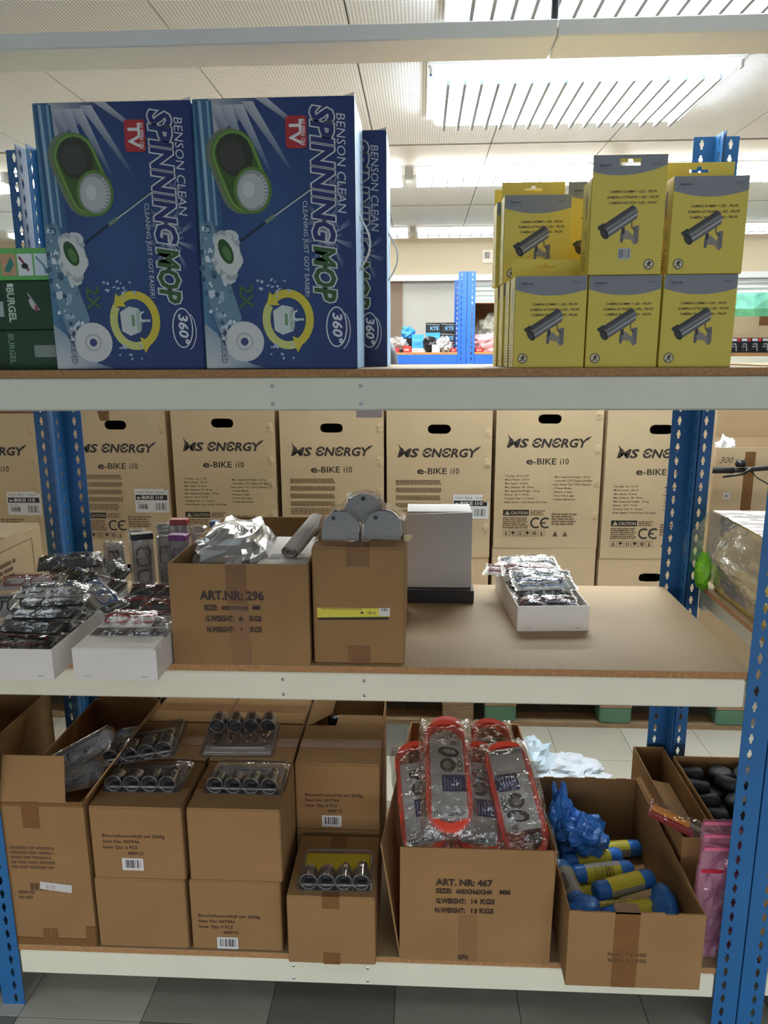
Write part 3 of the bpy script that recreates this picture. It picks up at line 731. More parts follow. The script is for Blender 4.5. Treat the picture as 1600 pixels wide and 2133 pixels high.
camera_box('yellow camera box with grey header peeping out behind the tall one', 1.3920, .253, BT+CH+.0005, 1)
camera_box('yellow camera box under the half hidden grey header box', 1.3920, .256, BT)

# =================================================================== CARTON BUILDERS
def closed_carton(label, x, y, z, w, d, h, rz=0.0, m=None, name='cardboard_box', group=None, tape=True, seam='y', tw=.05, drop=.05):
    m = m or M_card; t = thing(name, label, 'box', (x, y, z), rz, group)
    MB().rbox(0,0,0,w,d,h-.004,.003).build('body', m, t)
    if seam == 'y':
        a = MB().box(.002,.002,h-.0035,w/2-.0012,d-.002,h).build('flap', m, t); b = MB().box(w/2+.0012,.002,h-.0035,w-.002,d-.002,h).build('flap', m, t)
        if tape:
            MB().box(w/2-tw/2,.0005,h,w/2+tw/2,d-.001,h+.0006).box(w/2-tw/2,-.0012,h-drop,w/2+tw/2,.0006,h+.0006).build('packing_tape', M_tape, t)
            MB().box(w/2-tw/2,-.0012,.001,w/2+tw/2,-.0001,drop).build('packing_tape', M_tape, t)
    else:
        MB().box(.002,.002,h-.0035,w-.002,d/2-.0012,h).build('flap', m, t); MB().box(.002,d/2+.0012,h-.0035,w-.002,d-.002,h).build('flap', m, t)
        if tape: MB().box(.001,d/2-tw/2,h,w-.001,d/2+tw/2,h+.0006).build('packing_tape', M_tape, t)
    return t
def open_carton(label, x, y, z, w, d, h, rz=0.0, m=None, flaps=(), group=None, th=.004, name='cardboard_box', rough=0.0, seed=1, walls='fblr'):
    """walls and bottom as one folded body; flaps = (side, length, angle from vertical outwards, trim0, trim1)"""
    m = m or M_card; t = thing(name, label, 'box', (x, y, z), rz, group); rnd = random.Random(seed); b = MB()
    b.box(0,0,0,w,d,th)
    def wall(x0, y0, x1, y1):
        n = 10 if rough else 1
        for k in range(n):
            a, c = k/n, (k+1)/n; hh = h - (rnd.random()*rough if rough else 0)
            if x1-x0 > y1-y0: b.box(x0+(x1-x0)*a, y0, th, x0+(x1-x0)*c, y1, hh)
            else: b.box(x0, y0+(y1-y0)*a, th, x1, y0+(y1-y0)*c, hh)
    if 'f' in walls: wall(0,0,w,th)
    if 'b' in walls: wall(0,d-th,w,d)
    if 'l' in walls: wall(0,th,th,d-th)
    if 'r' in walls: wall(w-th,th,w,d-th)
    b.build('body', m, t)
    for side, L, ang, t0, t1 in flaps:
        A = math.radians(ang); s, c = math.sin(A), math.cos(A)
        span = (w if side in 'fb' else d); a0, a1 = t0, span - t1
        fm = MB(); tt = .0035
        P = [(a0,0),(a1,0),(a1-.006,L),(a0+.006,L)]
        def F(u, v, q):
            off, up = v*s + q*c, v*c - q*s
            if side == 'f': return (u, -off, h+up)
            if side == 'b': return (u, d+off, h+up)
            if side == 'l': return (-off, u, h+up)
            return (w+off, u, h+up)
        fm.prism(P, -tt, 0, F).build('flap', m, t)
    return t

# =================================================================== MIDDLE SHELF
ZS = BM_
# ---- carton 296
c296 = open_carton('open brown carton printed ART.NR: 296 holding silver wrapped packs', .470, .003, ZS, .325, .50, .245)
p = Print((0,0,0),(1,0,0),(0,0,1), base=.0016)
for s, a, b, h, w in (('ART.NR: 296',.072,.160,.021,.148),('SIZE:',.080,.134,.0125,.031),('405X310X240',.121,.135,.0095,.062),('MM',.194,.136,.011,.017),('G.WEIGHT:',.082,.107,.0135,.066),('8',.161,.108,.010,.009),('KGS',.187,.108,.013,.026),('N.WEIGHT:',.084,.080,.0135,.064),('7',.163,.082,.009,.005),('KGS',.187,.081,.013,.026)):
    p.text(s, a, b, h, rgb(58,40,30), w=w, bold=.035); p.L -= p.step
p.done('printed_text', M_ink, c296)
MB().box(.134,-.0012,.150,.180,-.0001,.2455).build('packing_tape', M_tape, c296)
MB().box(.138,-.0011,.001,.184,-.0001,.150).build('packing_tape', mat('faded packing tape', rgb(140,100,60), .5, var=.08, vscale=15), c296)
# silver wrapped pack inside
def crumple(b, cx, cy, cz, rx, ry, rz_, seed, amp=.18, nu=22, nv=14, freq=3.0, power=1.0):
    o = Vector((seed*7.3, seed*3.1, seed*1.7))
    def F(u, v):
        t, f = 2*PI*u, PI*(v-.5); q = Vector((math.cos(f)*math.cos(t), math.cos(f)*math.sin(t), math.sin(f)))
        q2 = Vector([math.copysign(abs(k)**power, k) for k in q])
        n = 1 + amp*(noise.noise(q*freq+o) + .6*abs(noise.noise(q*freq*2.3+o)))
        return (cx + rx*q2.x*n, cy + ry*q2.y*n, cz + rz_*q2.z*n)
    return b.grid(F, nu, nv, wrap=True)
M_silver = mat('silver film', rgb(205,207,210), .22, metal=.6, bump=.5, bscale=40)
t = thing('wrapped_pack', 'crinkled silver film pack in the left of carton 296', 'pack', (.575, .22, ZS+.115))
crumple(MB(), 0,0,.075,.088,.17,.098, 2, .16, 30, 20, 3.4, .7).build('foil', M_silver, t, False)
MB().rbox(-.05,-.14,-.109,.06,.15,-.02,.004).build('inner_carton', M_grey, t)
t = thing('leaflet_stack', 'flat stack of white leaflets lying in carton 296', 'leaflets', (.655, .10, ZS+.005))
for k in range(6): MB().M.identity(); MB().box(0,0,.19+.004*k,.125-.004*(k % 2),.27,.1935+.004*k).build('leaflet', M_paperwhite, t)
MB().box(.005,.005,0,.12,.26,.189).build('inner_carton', M_grey, t)
pr = Print((.01,.02,.2142),(1,0,0),(0,1,0)); pr.para(.01,.02,.09,.05,4,rgb(150,150,150),3); pr.done('printed_text', M_ink, t)
t = thing('rolled_leaflet', 'rolled grey leaflet leaning on the right wall of carton 296', 'leaflet', (.750, .20, ZS+.232), rot=(math.radians(20), math.radians(0), -.35))
b = MB(); sp = [(.002+.0026*k*.35) for k in range(40)]
def spir(u, v):
    a = u*4.2*PI; r = .010 + .016*u; return (r*math.cos(a), -.06 + .16*v, r*.8*math.sin(a)+.026)
b.grid(spir, 60, 2).build('roll', M_grey, t, True, solid=.0012)

# ---- carton with yellow slip and steel lamps on top
c2 = closed_carton('brown carton with a yellow slip in a slit, steel lamps on top', .802, .016, ZS, .214, .385, .284, tw=.052, drop=.045)
p = Print((0,0,0),(1,0,0),(0,0,1)); p.poly([(.012,.108),(.177,.111),(.178,.133),(.012,.135)], rgb(52,38,28)); p.poly([(.010,.114),(.180,.118),(.180,.138),(.010,.138)], rgb(224,208,70)); p.rect(.155,.120,.180,.139,rgb(220,214,206)); p.barcode(.160,.132,.015,.006,BLACK,3,6); p.text('CE', .128, .124, .006, BLACK, bold=.02); p.ell(.115,.127,.004,.0025,BLACK,8); p.text('X', .141,.124,.006,BLACK,bold=.02); p.para(.02,.134,.10,.003,1,rgb(110,100,40),4)
p.done('yellow_slip', M_ink, c2)
M_lampface = mat('grey brushed lamp face', rgb(136,133,130), .5, metal=.45, var=.18, vscale=40, stretch=(1,1,14))
def steel_lamp(label, x, y, z, rot, flat=False):
    t = thing('steel_lamp', label, 'lamp', (x, y, z), rot=rot, group='blister packed steel lamps')
    n = 14; R = .044; H = .068
    arch = [(-R, 0)] + [(-R*math.cos(PI*k/n)*(1), H-.044+.044*math.sin(PI*k/n)) for k in range(n+1)] + [(R, 0)]
    MB().prism(arch, 0, .005).build('face_plate', M_lampface, t)
    # steel shroud behind the plate
    b = MB()
    def sh(u, v): k = u*(len(arch)-1); i = min(int(k), len(arch)-2); f = k-i; a, c = arch[i], arch[i+1]; return (a[0]+(c[0]-a[0])*f, .005+.075*v, a[1]+(c[1]-a[1])*f)
    b.grid(sh, len(arch)-1, 2).build('shroud', M_chrome, t, True, solid=.001)
    MB().lathe([(.005,0),(.005,.002)], 12, lambda p,q,w: (-.016+p, -w, .052+q)).build('sensor', M_blackp, t)
    bl = [(a*1.16, c*1.10+(.003 if c > 0 else -.002)) for a, c in arch]; b = MB()
    def bs(u, v): k = u*(len(bl)-1); i = min(int(k), len(bl)-2); f = k-i; a, c = bl[i], bl[i+1]; return (a[0]+(c[0]-a[0])*f, -.006+.10*v, a[1]+(c[1]-a[1])*f)
    b.grid(bs, len(bl)-1, 5); bk = b.build('blister', M_blisterc, t, True)
    fl = MB(); fl.M = Matrix.Identity(4)
    for sx in (-1, 1): fl.box(min(sx*R*1.16, sx*R*1.5), -.006, -.002, max(sx*R*1.16, sx*R*1.5), .10, -.0008)
    fl.build('blister_flange', M_blisterc, t)
    return t
steel_lamp('steel lamp in clear blister, left one lying on the carton', .864, .066, ZS+.2875, (math.radians(-6), 0, 0))
steel_lamp('steel lamp in clear blister, right one lying on the carton', .962, .075, ZS+.2875, (math.radians(-6), 0, -.05))
steel_lamp('steel lamp in clear blister perched on top of the other two', .908, .082, ZS+.330, (math.radians(-20), math.radians(28), .05))

# ---- grey tray standing on end
t = thing('display_tray', 'grey and black cardboard tray standing on end behind the carton', 'tray', (1.014, .452, ZS))
MB().rbox(.0,.03,.0385,.188,.036,.268,.001).box(.182,.036,.0385,.188,.17,.262).box(0,.036,.0385,.006,.17,.262).box(.006,.036,.256,.182,.17,.262).build('tray', M_grey, t)
MB().rbox(-.006,.0,0,.195,.19,.038,.001).build('black_base', M_blackp, t)
MB().prism([(.004,.262),(.186,.268),(.186,.262),(.004,.2605)], .02, .03).build('folded_edge', M_grey, t)

# ---- reading glasses packs
def glasses_geo(b):
    for sx in (-1, 1):
        P = rrect(-.026,-.017,.026,.017,.011,4); P = [(a*(1-.0*b_), b_) for a, b_ in P]
        b.tube([(sx*.033+q[0], q[1], .004) for q in P], .0024, 6, True)
    b.tube([(-.008,.004,.004),(0,.009,.006),(.008,.004,.004)], .0022, 6)
    for sx in (-1, 1):
        b.tube([(sx*.062,.010,.004),(sx*.066,.014,.006),(sx*.052,.020,.008),(-sx*.02,.016,.009),(-sx*.052,.006,.009),(-sx*.060,-.004,.008)], [.0024,.0026,.0026,.0024,.0022,.0018], 6)
GC = dict(red=rgb(150,30,36), black=rgb(22,22,24), brown=rgb(96,44,36), wine=rgb(110,30,44), blue=rgb(44,84,140), clear=rgb(190,200,206), purple=rgb(120,50,120), teal=rgb(70,130,140))
GM = {k: (lambda b, k: (glasses_geo(b), b.mesh('glasses', mat(k+' glasses frame', GC[k], .25, coat=.3), True))[1])(MB(), k) for k in GC}
PL, PW, PT = .172, .066, .024
b = MB().box(-PL/2+.004,-PW/2+.003,0.0005,PL/2-.004,PW/2-.003,.0016); CARDM = {'white': b.mesh('backing_card', M_paperwhite), 'black': b.mesh('backing_card', M_blackp), 'grey': b.mesh('backing_card', M_grey)}
p = Print((-PL/2+.004,-PW/2+.003,.0016),(1,0,0),(0,1,0)); p.rect(PL-.044,.001,PL-.010,PW-.008,BLACK); p.text('BENSON', PL-.021,.010,.008,rgb(190,190,190),rot=PI/2,w=.040,bold=.02); p.barcode(.01,.012,.014,.03,DKINK,5,7); HEADM = p.mesh('printed_header', M_ink)
def bag_mesh(seed):
    b = MB(); o = Vector((seed*5.1,seed*2.3,0))
    def F(s):
        def f(u, v):
            x, y = (u-.5)*PL, (v-.5)*PW; e = min(1, 5*min(u,1-u))*min(1, 4*min(v,1-v))
            z = PT*(.25+.75*e)*(1+.25*noise.noise(Vector((x*40,y*40,s))+o)) if s > 0 else -.0002
            return (x + .004*noise.noise(Vector((u*6,v*6,s*3))+o), y + .003*noise.noise(Vector((v*6,u*6,s*4))+o), z)
        return f
    b.grid(F(1), 16, 8); b.grid(F(0), 1, 1)
    return b.mesh('clear_bag', M_film, False)
BAGS = [bag_mesh(k) for k in range(3)]
_gp = [0]
def glasses_pack(label, x, y, z, col, rz=0.0, rx=0.0, ry=0.0, card='white', group='reading glasses in clear packs', s=1.0):
    t = thing('reading_glasses_pack', label, 'glasses', (x, y, z), rot=(rx, ry, rz), group=group); t.scale = (s, s, s)
    link('backing_card', CARDM[card], t); link('printed_header', HEADM, t); link('glasses', GM[col], t, (-.012,0,.004)); link('clear_bag', BAGS[_gp[0] % 3], t); _gp[0] += 1
    return t
def white_tray(label, x, y, z, w, d, h, rz=0.0, flap=0.0):
    t = open_carton(label, x, y, z, w, d, h, rz, M_paperwhite, (), None, .003, 'white_tray')
    if flap: MB().prism([(0.004,h-.001),(w-.004,h-.001),(w-.004,h+.002),(.004,h+.002)], .001, flap).build('front_flap', M_paperwhite, t)
    for sx in (.03, w-.03): MB().box(sx-.006,-.0008,.008,sx+.006,.0002,.0095).build('staple', M_steel, t)
    return t
TR1 = (.012, -.095); 
white_tray('white cardboard tray at the left edge, heaped with glasses packs', .016, -.097, ZS, .212, .44, .072)
white_tray('white cardboard tray with folded front flap beside carton 296', .272, -.092, ZS, .192, .42, .073, -.0, .075)
white_tray('white cardboard tray of glasses standing alone on the bare shelf', 1.307, .236, ZS, .188, .355, .069, .06)
z0 = ZS+.004
G = glasses_pack
# left tray: inside, then heaped above
G('dark red glasses pack lowest at the front of the left tray', .105, -.055, z0+.042, 'wine', .12, .25, card='black')
G('red glasses pack below the heap in the left tray', .10, .035, z0+.030, 'red', .05, .2, card='black')
G('black glasses pack buried mid-way in the left tray', .10, .13, z0+.030, 'black', .05, .1, card='white')
G('brown glasses pack at the back floor of the left tray', .10, .22, z0+.030, 'brown', -.05, .1, card='white')
G('black glasses pack third from the bottom of the left heap', .125, .02, z0+.074, 'black', -.10, .16, card='black')
G('black glasses pack tilted just under the flat stack', .140, .045, z0+.098, 'black', .06, .05, card='black')
G('flat black glasses pack in the neat stack on the left heap', .150, .07, z0+.120, 'black', .16, .06, card='black')
G('topmost pack of the neat stack, pale card showing', .150, .085, z0+.143, 'black', .14, .10, card='grey')
G('blue glasses pack slipping right off the left heap', .245, .145, z0+.110, 'blue', -.75, .2, .2, card='grey')
G('black glasses pack standing upright with black header at photo edge', .010, .13, z0+.090, 'black', .3, .9, card='white')
G('red outlined glasses pack with black header at the far left', .020, .23, z0+.118, 'red', .15, .35, card='white')
G('glasses pack tilted behind the left heap with silvery glare', .100, .27, z0+.122, 'black', -.5, .7, card='black')
G('dark glasses pack slanting right behind the left heap', .190, .255, z0+.105, 'brown', -.55, .45, card='black')
G('glasses pack lying topmost at the back of the left heap', .075, .33, z0+.146, 'black', .35, .40, card='black')
G('black glasses pack folded over at the back right of the heap', .205, .33, z0+.118, 'black', -1.0, .65, card='black')
# second tray
G('red glasses pack uppermost at the front of the flapped tray', .372, .035, z0+.086, 'red', .02, .10, card='white')
G('wine coloured glasses pack directly under the red front one', .372, .030, z0+.060, 'wine', .02, .10, card='grey')
G('large red glasses pack leaning behind the front red one', .370, .150, z0+.080, 'red', -.10, .42, card='black', s=1.08)
G('dark brown glasses pack leaning rearmost in the flapped tray', .365, .235, z0+.090, 'brown', -.05, .45, card='black', s=1.08)
G('blue glasses pack sunk in the left side of the flapped tray', .318, .115, z0+.050, 'blue', 1.3, .2, card='black', s=.9)
# third tray
for k, (dx, dy, dz, c, cd, a, tx) in enumerate(((.090,.060,.052,'wine','black',.04,'dark red glasses pack lowest and foremost in the lone tray'),(.090,.115,.060,'black','grey',.0,'black glasses pack second from the front of the lone tray'),(.095,.125,.088,'blue','grey',.05,'bluish clear glasses pack in the middle of the lone tray'),(.098,.175,.092,'clear','black',.02,'clear glasses pack with dark ends in the lone tray'),(.080,.225,.096,'red','white',-.1,'white carded pack with red glasses in the lone tray'),(.085,.290,.100,'clear','grey',.06,'clear glasses pack rearmost and topmost in the lone tray'),(.035,.255,.084,'red','white',-.35,'red glasses pack poking out left of the lone tray'),(.090,.235,.045,'black','black',0,'black glasses pack deep inside the lone tray'))):
    G(tx, 1.307+dx - dy*.06, .236+dy, ZS+dz, c, a+.06, .35 if k in (0,3,5) else .15, card=cd)
# glasses standing upright at the back left
def glasses_case(label, x, y, col, h=.115, w=.042, rz=0.0, lean=0.0, cap=None):
    t = thing('glasses_case', label, 'glasses', (x, y, ZS+.0005), rot=(lean, 0, rz), group='glasses standing in clear cases')
    MB().rbox(-w/2,-.016,0,w/2,.016,h,.005).build('clear_case', M_blisterc, t)
    MB().box(-w/2+.004,.010,.004,w/2-.004,.0115,h-.006).build('backing_card', M_grey if col != 'black' else M_paperwhite, t)
    g = link('glasses', GM[col], t, (0,0,h*.52), (PI/2, PI/2, 0)); g.scale = (min(1, (h-.01)/.138),)*3
    if cap: MB().rbox(-w/2-.001,-.017,h-.012,w/2+.001,.017,h+.006,.002).build('cap', mat('case cap', GC[cap], .3), t)
    return t
for (x, y, c, h, w, rz, cap, tx) in ((.100,.46,'purple',.135,.045,.1,None,'purple glasses in a clear case beside the blue post'),(.160,.43,'black',.185,.054,-.2,None,'black glasses standing in a tall clear case'),(.205,.50,'clear',.205,.050,.1,None,'clear framed glasses in a case with a white top edge'),(.245,.43,'black',.205,.060,.45,'black','large black glasses standing crosswise in a clear case'),(.300,.47,'brown',.195,.046,.0,None,'brown glasses standing in the middle of the upright cases'),(.325,.53,'red',.225,.050,.05,'red','red capped glasses case standing tallest at the back'),(.350,.44,'purple',.200,.050,-.1,'purple','purple capped glasses case in front of the red one'),(.400,.50,'black',.195,.046,.1,None,'black glasses case nearest carton 296'),(.270,.54,'clear',.215,.046,.2,None,'clear framed glasses case behind the large black one'),(.130,.52,'red',.150,.046,.0,None,'red framed glasses case next to the purple one'),(.375,.555,'red',.205,.046,-.2,None,'red framed glasses case at the back near carton 296'),(.432,.55,'blue',.215,.032,.0,'blue','slim clear case with a blue cap behind carton 296')):
    glasses_case(tx, x, y, c, h, w, rz, 0.0, cap)

# ---- right neighbour shelf: foil wrapped stack
ZR = ZM+.02+.0182
t = thing('foil_wrapped_stack', 'tall stack wrapped in yellow foil and clear film on right rack', 'stack', (1.925, .16, ZR+.001))
rr = random.Random(4)
for k in range(6):
    o = (rr.uniform(-.006,.006), rr.uniform(-.012,.012)); z = .038*k
    b = MB()
    def F(u, v, z=z, o=o):
        q = 2*PI*u; sx = math.copysign(abs(math.cos(q))**.25, math.cos(q)); sy = math.copysign(abs(math.sin(q))**.25, math.sin(q))
        bl = 1 - .03*abs(2*v-1)**3; n = .004*noise.noise(Vector((sx*4, sy*4, z*30+v*2)))
        return (.17+o[0] + (.165+n)*sx*bl, .22+o[1] + (.22+n)*sy*bl, z + .037*v)
    b.grid(F, 48, 3, wrap=True); tp = [F(k2/24, 1) for k2 in range(24)]; b.face(tp); b.face([F(k2/24, 0) for k2 in range(24)][::-1])
    b.build('foil_pack', M_yfoil, t)
b = MB()
b.grid(lambda u, v: (.004+.332*u, .004+.432*v, .2305+.003*noise.noise(Vector((u*5,v*14,3)))), 12, 24).build('silver_top_sheet', M_foil, t, False)
# clear film sagging off the left corner
b = MB()
def F(u, v):
    s = math.sin(PI*u); return (-.004 - .045*s*(1-abs(2*v-1)) + .004*noise.noise(Vector((u*6,v*6,1))), .44 - .44*u*.8, .02 + .21*v + .006*noise.noise(Vector((u*5,v*5,9))))
b.grid(F, 14, 12).build('clear_film', M_filmh, t)
b = MB()
b.grid(lambda u, v: (-.004 - .075*math.sin(PI*v)*(1-u), .43+.02*u, .02+.20*v+.02*noise.noise(Vector((u*4,v*7,2)))), 8, 14).build('clear_film', M_filmh, t)
tt = thing('green_bag', 'small lime green bag between the post and the foil stack', 'bag', (1.905, .575, ZR+.001))
crumple(MB(), 0,0,.05,.022,.03,.055, 5, .4, 14, 10, 2.2).build('bag', mat('lime film', rgb(140,225,50), .35), tt)
MB().box(-.012,-.02,0,.012,.02,.012).build('bag_base', mat('lime film base', rgb(110,190,40), .4), tt)
# ---- carton on the left neighbour shelf
lc = closed_carton('brown carton with a printed frame on the left rack behind glasses', -.428, .075, ZS, .336, .425, .224, 0, M_card2, seam='x', tape=True)
p = Print((.336,0,0),(0,1,0),(0,0,1)); p.line([(.05,.05),(.37,.05),(.37,.19),(.05,.19),(.05,.05)],.0022,rgb(110,84,62)); p.para(.08,.085,.22,.075,4,rgb(120,92,70),5)
p.done('printed_frame', M_ink, lc)

# =================================================================== BOTTOM SHELF
ZL = BB
# ---- tall carton on the left with light bulb packs
tb = open_carton('tall worn brown carton with open flaps at the lower left', -.003, .003, ZL, .215, .56, .42, flaps=(('f',.115,-14,0,.045),('r',.16,38,.02,.05),('b',.14,-8,.01,.01)))
p = Print((0,0,0),(1,0,0),(0,0,1), base=.0016)
p.para(.012,.225,.125,.07,5,rgb(112,82,56),8,.5,.35); p.para(.02,.135,.05,.03,2,rgb(112,82,56),9,.5,.3)
for k in range(4): p.rect(.055+.012*k,.165,.063+.012*k,.185,rgb(96,68,48)); p.L -= p.step
p.L += p.step
p.poly([(.080,.170),(.163,.160),(.165,.183),(.082,.192)], rgb(206,200,196)); p.text('618',.096,.172,.011,rgb(130,126,126),rot=-.1,shear=.3)
p.done('printed_text', M_ink, tb)
for (a, b, c, d) in ((.055,.345,.098,.42),(.075,.0,.092,.05),(.096,.0,.112,.05),(.0,.0,.214,.022),(.0,.408,.215,.418),(.190,.0,.2145,.06)):
    _to = globals().get('_to', 0)+.0002; MB().box(a,-.0013-_to,b+.001,c,-.0002,d).build('packing_tape', M_tape, tb)
# neighbour flap from the box at far left
fl = thing('cardboard_box', 'open brown carton at the far left edge with raised lid flap', 'box', (-.60, .12, ZL))
b = MB().box(0,0,0,.46,.42,.005).box(0,0,.005,.46,.005,.46).box(0,.415,.005,.46,.42,.46).box(0,.005,.005,.005,.415,.46).box(.455,.005,.005,.46,.415,.46); b.build('body', M_card, fl)
MB().prism([(.0,.46),(.42,.46),(.42,.60),(.0,.60)], .414, .418).build('flap', M_card, fl)
t = thing('black_pack', 'black glossy pack leaning in the far left carton', 'pack', (-.20, .34, ZL+.006), rot=(.15,0,.1)); MB().rbox(-.08,-.02,0,.03,.02,.53,.004).build('pack', M_blackp, t); pp = Print((-.08,-.02,.4),(1,0,0),(0,0,1)); pp.rect(.01,.02,.10,.10,rgb(120,128,140)); pp.done('printed_label', M_ink, t)
# bulb packs
def bulb_pack(label, x, y, z, rot, round_top=True):
    t = thing('bulb_pack', label, 'bulb pack', (x, y, z), rot=rot)
    MB().box(-.075,-.028,0,.055,.028,.002).build('backing_card', M_paperwhite, t)
    p = Print((-.075,-.028,.002),(1,0,0),(0,1,0)); p.rect(.036,.026,.060,.050,rgb(44,40,70)); p.text('OX',.040,.034,.010,rgb(200,196,206),bold=.05); p.ell(.024,.030,.006,.006,rgb(150,146,160),12); p.ell(.085,.034,.006,.006,rgb(120,60,70),12); p.para(.098,.03,.026,.010,2,rgb(80,90,150),3); p.para(.03,.008,.09,.012,2,rgb(140,138,146),4); p.done('printed_card', M_ink, t)
    b = MB(); b.lathe([(.001,-.012),(.010,-.011),(.016,-.004),(.017,.004),(.011,.012),(.006,.022),(.005,.030)], 16, lambda a,c,w: (-.015+w, c, .014+a)); b.build('bulb', mat('clear glass bulb', rgb(200,204,210), .1, spec=.8), t, True)
    MB().lathe([(.006,0),(.0065,.004),(.006,.008),(.0065,.012),(.005,.016),(.002,.018)], 12, lambda a,c,w: (.015+w, c, .014+a)).build('bulb_base', M_chrome, t, True)
    if round_top:
        MB().lathe([(.022,0),(.026,.004),(.026,.016),(.020,.020),(.001,.021)], 22, lambda a,c,w: (.082+a, c, w)).build('reflector_lamp', mat('frosted reflector', rgb(214,210,218), .25), t, True)
    MB().rbox(-.077,-.030,-.001,.108,.030,.036,.006).build('blister', M_blisterc, t)
    return t
bulb_pack('light bulb pack with round frosted lamp sticking out of the tall carton', .120, .20, ZL+.435, (math.radians(48), math.radians(-26), .25))
bulb_pack('darker light bulb pack half buried beneath the other bulb pack', .100, .16, ZL+.375, (math.radians(35), math.radians(-12), .1), False)
bulb_pack('light bulb pack low inside the tall carton', .105, .26, ZL+.33, (math.radians(10), 0, .3), False)
t = thing('inner_carton', 'brown inner carton filling the tall open carton', 'box', (.006,.01,ZL+.0045)); MB().rbox(0,0,0,.20,.54,.30,.003).build('body', M_cardin, t); MB().box(.095,.001,.3,.105,.539,.3006).build('packing_tape', M_tape, t)

# ---- drill set cartons
BW, BD, BH = .236, .212, .2055
def drill_box(label, x, y, z, text=True, qty='6', group='drill set cartons', w=BW, h=BH, d=BD, tape=False, tx=(.030,.120)):
    t = closed_carton(label, x, y, z, w, d, h, 0, M_card, 'drill_set_carton', group, tape=True, seam='x', tw=.048)
    if text:
        p = Print((0,0,0),(1,0,0),(0,0,1)); a, b = tx
        for k, (s, o, ww) in enumerate((('Boorschuurschijf set 20dlg',0,.160),('Item No: 007946',0,.094),('Inner Qty: %s PCS' % qty,0,.088),('480PCS',.062,.040))):
            p.text(s, a+o, b-.0165*k, .0088, rgb(58,38,26), w=ww, bold=.02); p.L -= p.step
        p.done('printed_text', M_ink, t)
        q = Print((a+.045,-.0006,b-.0165*3-.045),(1,0,0),(0,0,1), base=.0001); q.rect(0,0,.055,.035,rgb(214,210,206)); q.barcode(.008,.007,.042,.023,rgb(60,56,60),hash(label) % 50 if False else len(label),11)
        q.done('barcode_sticker', M_ink, t)
    return t
C1, C2, C3 = .2195, .4655, .7075
drill_box('drill set carton, upper left with barcode, next to the tall carton', C1+.004, .004, ZL+BH, True, '6')
drill_box('plain drill set carton, lower left next to the tall carton', C1, .004, ZL, False)
drill_box('plain drill set carton, upper one carrying two blister packs', C2+.006, .006, ZL+BH, False)
drill_box('drill set carton with barcode at the bottom of middle column', C2, .006, ZL, True, '9', tx=(.020,.098))
drill_box('drill set carton with barcode standing behind the small front carton', C3, .222, ZL+BH, True, '6', tx=(.028,.105))
fc = closed_carton('plain small carton overhanging the shelf edge, drill blister on top', .7225, -.028, ZL, .222, .235, .1975, 0, M_card, 'drill_set_carton', 'drill set cartons', tw=.043, drop=.034)
for (x, y, z, tx) in ((C1,.222,ZL+BH,'drill set carton in second row behind the upper left one'),(C2,.222,ZL+BH,'drill set carton in second row behind the blister packs'),(C1,.440,ZL+BH,'drill set carton in the rear row behind the tall carton flap'),(C2-.004,.440,ZL+BH,'drill set carton in the rear row, middle of three')):
    drill_box(tx, x, y, z, False, d=.212 if y < .4 else .19)
for (x, y) in ((C1,.222),(C2,.222),(C3,.222),(C1,.440),(C2-.004,.440),(C3,.440)):
    drill_box('drill set carton hidden in the lower layer behind the front row', x, y, ZL, False, d=.212 if y < .4 else .19, group='hidden lower drill set cartons')
oc = open_carton('open drill set carton in the rear row with lifted flap', C3, .440, ZL+BH, .236, .19, .200, flaps=(('l',.09,-62,0,0),('f',.05,-75,.09,0)))
t = thing('black_blister', 'black glossy blister inside the open rear drill carton', 'blister', (C3+.125,.50,ZL+BH+.0045)); MB().rbox(-.07,-.04,0,.08,.06,.17,.004).build('pack', M_grey, t)
for k in range(4): MB().lathe([(.016,0),(.017,.02),(.012,.026)], 12, lambda a,b,w,k=k: (-.05+.034*k+a, b+.0, .17+w)).build('cup', M_blackp, t, True)

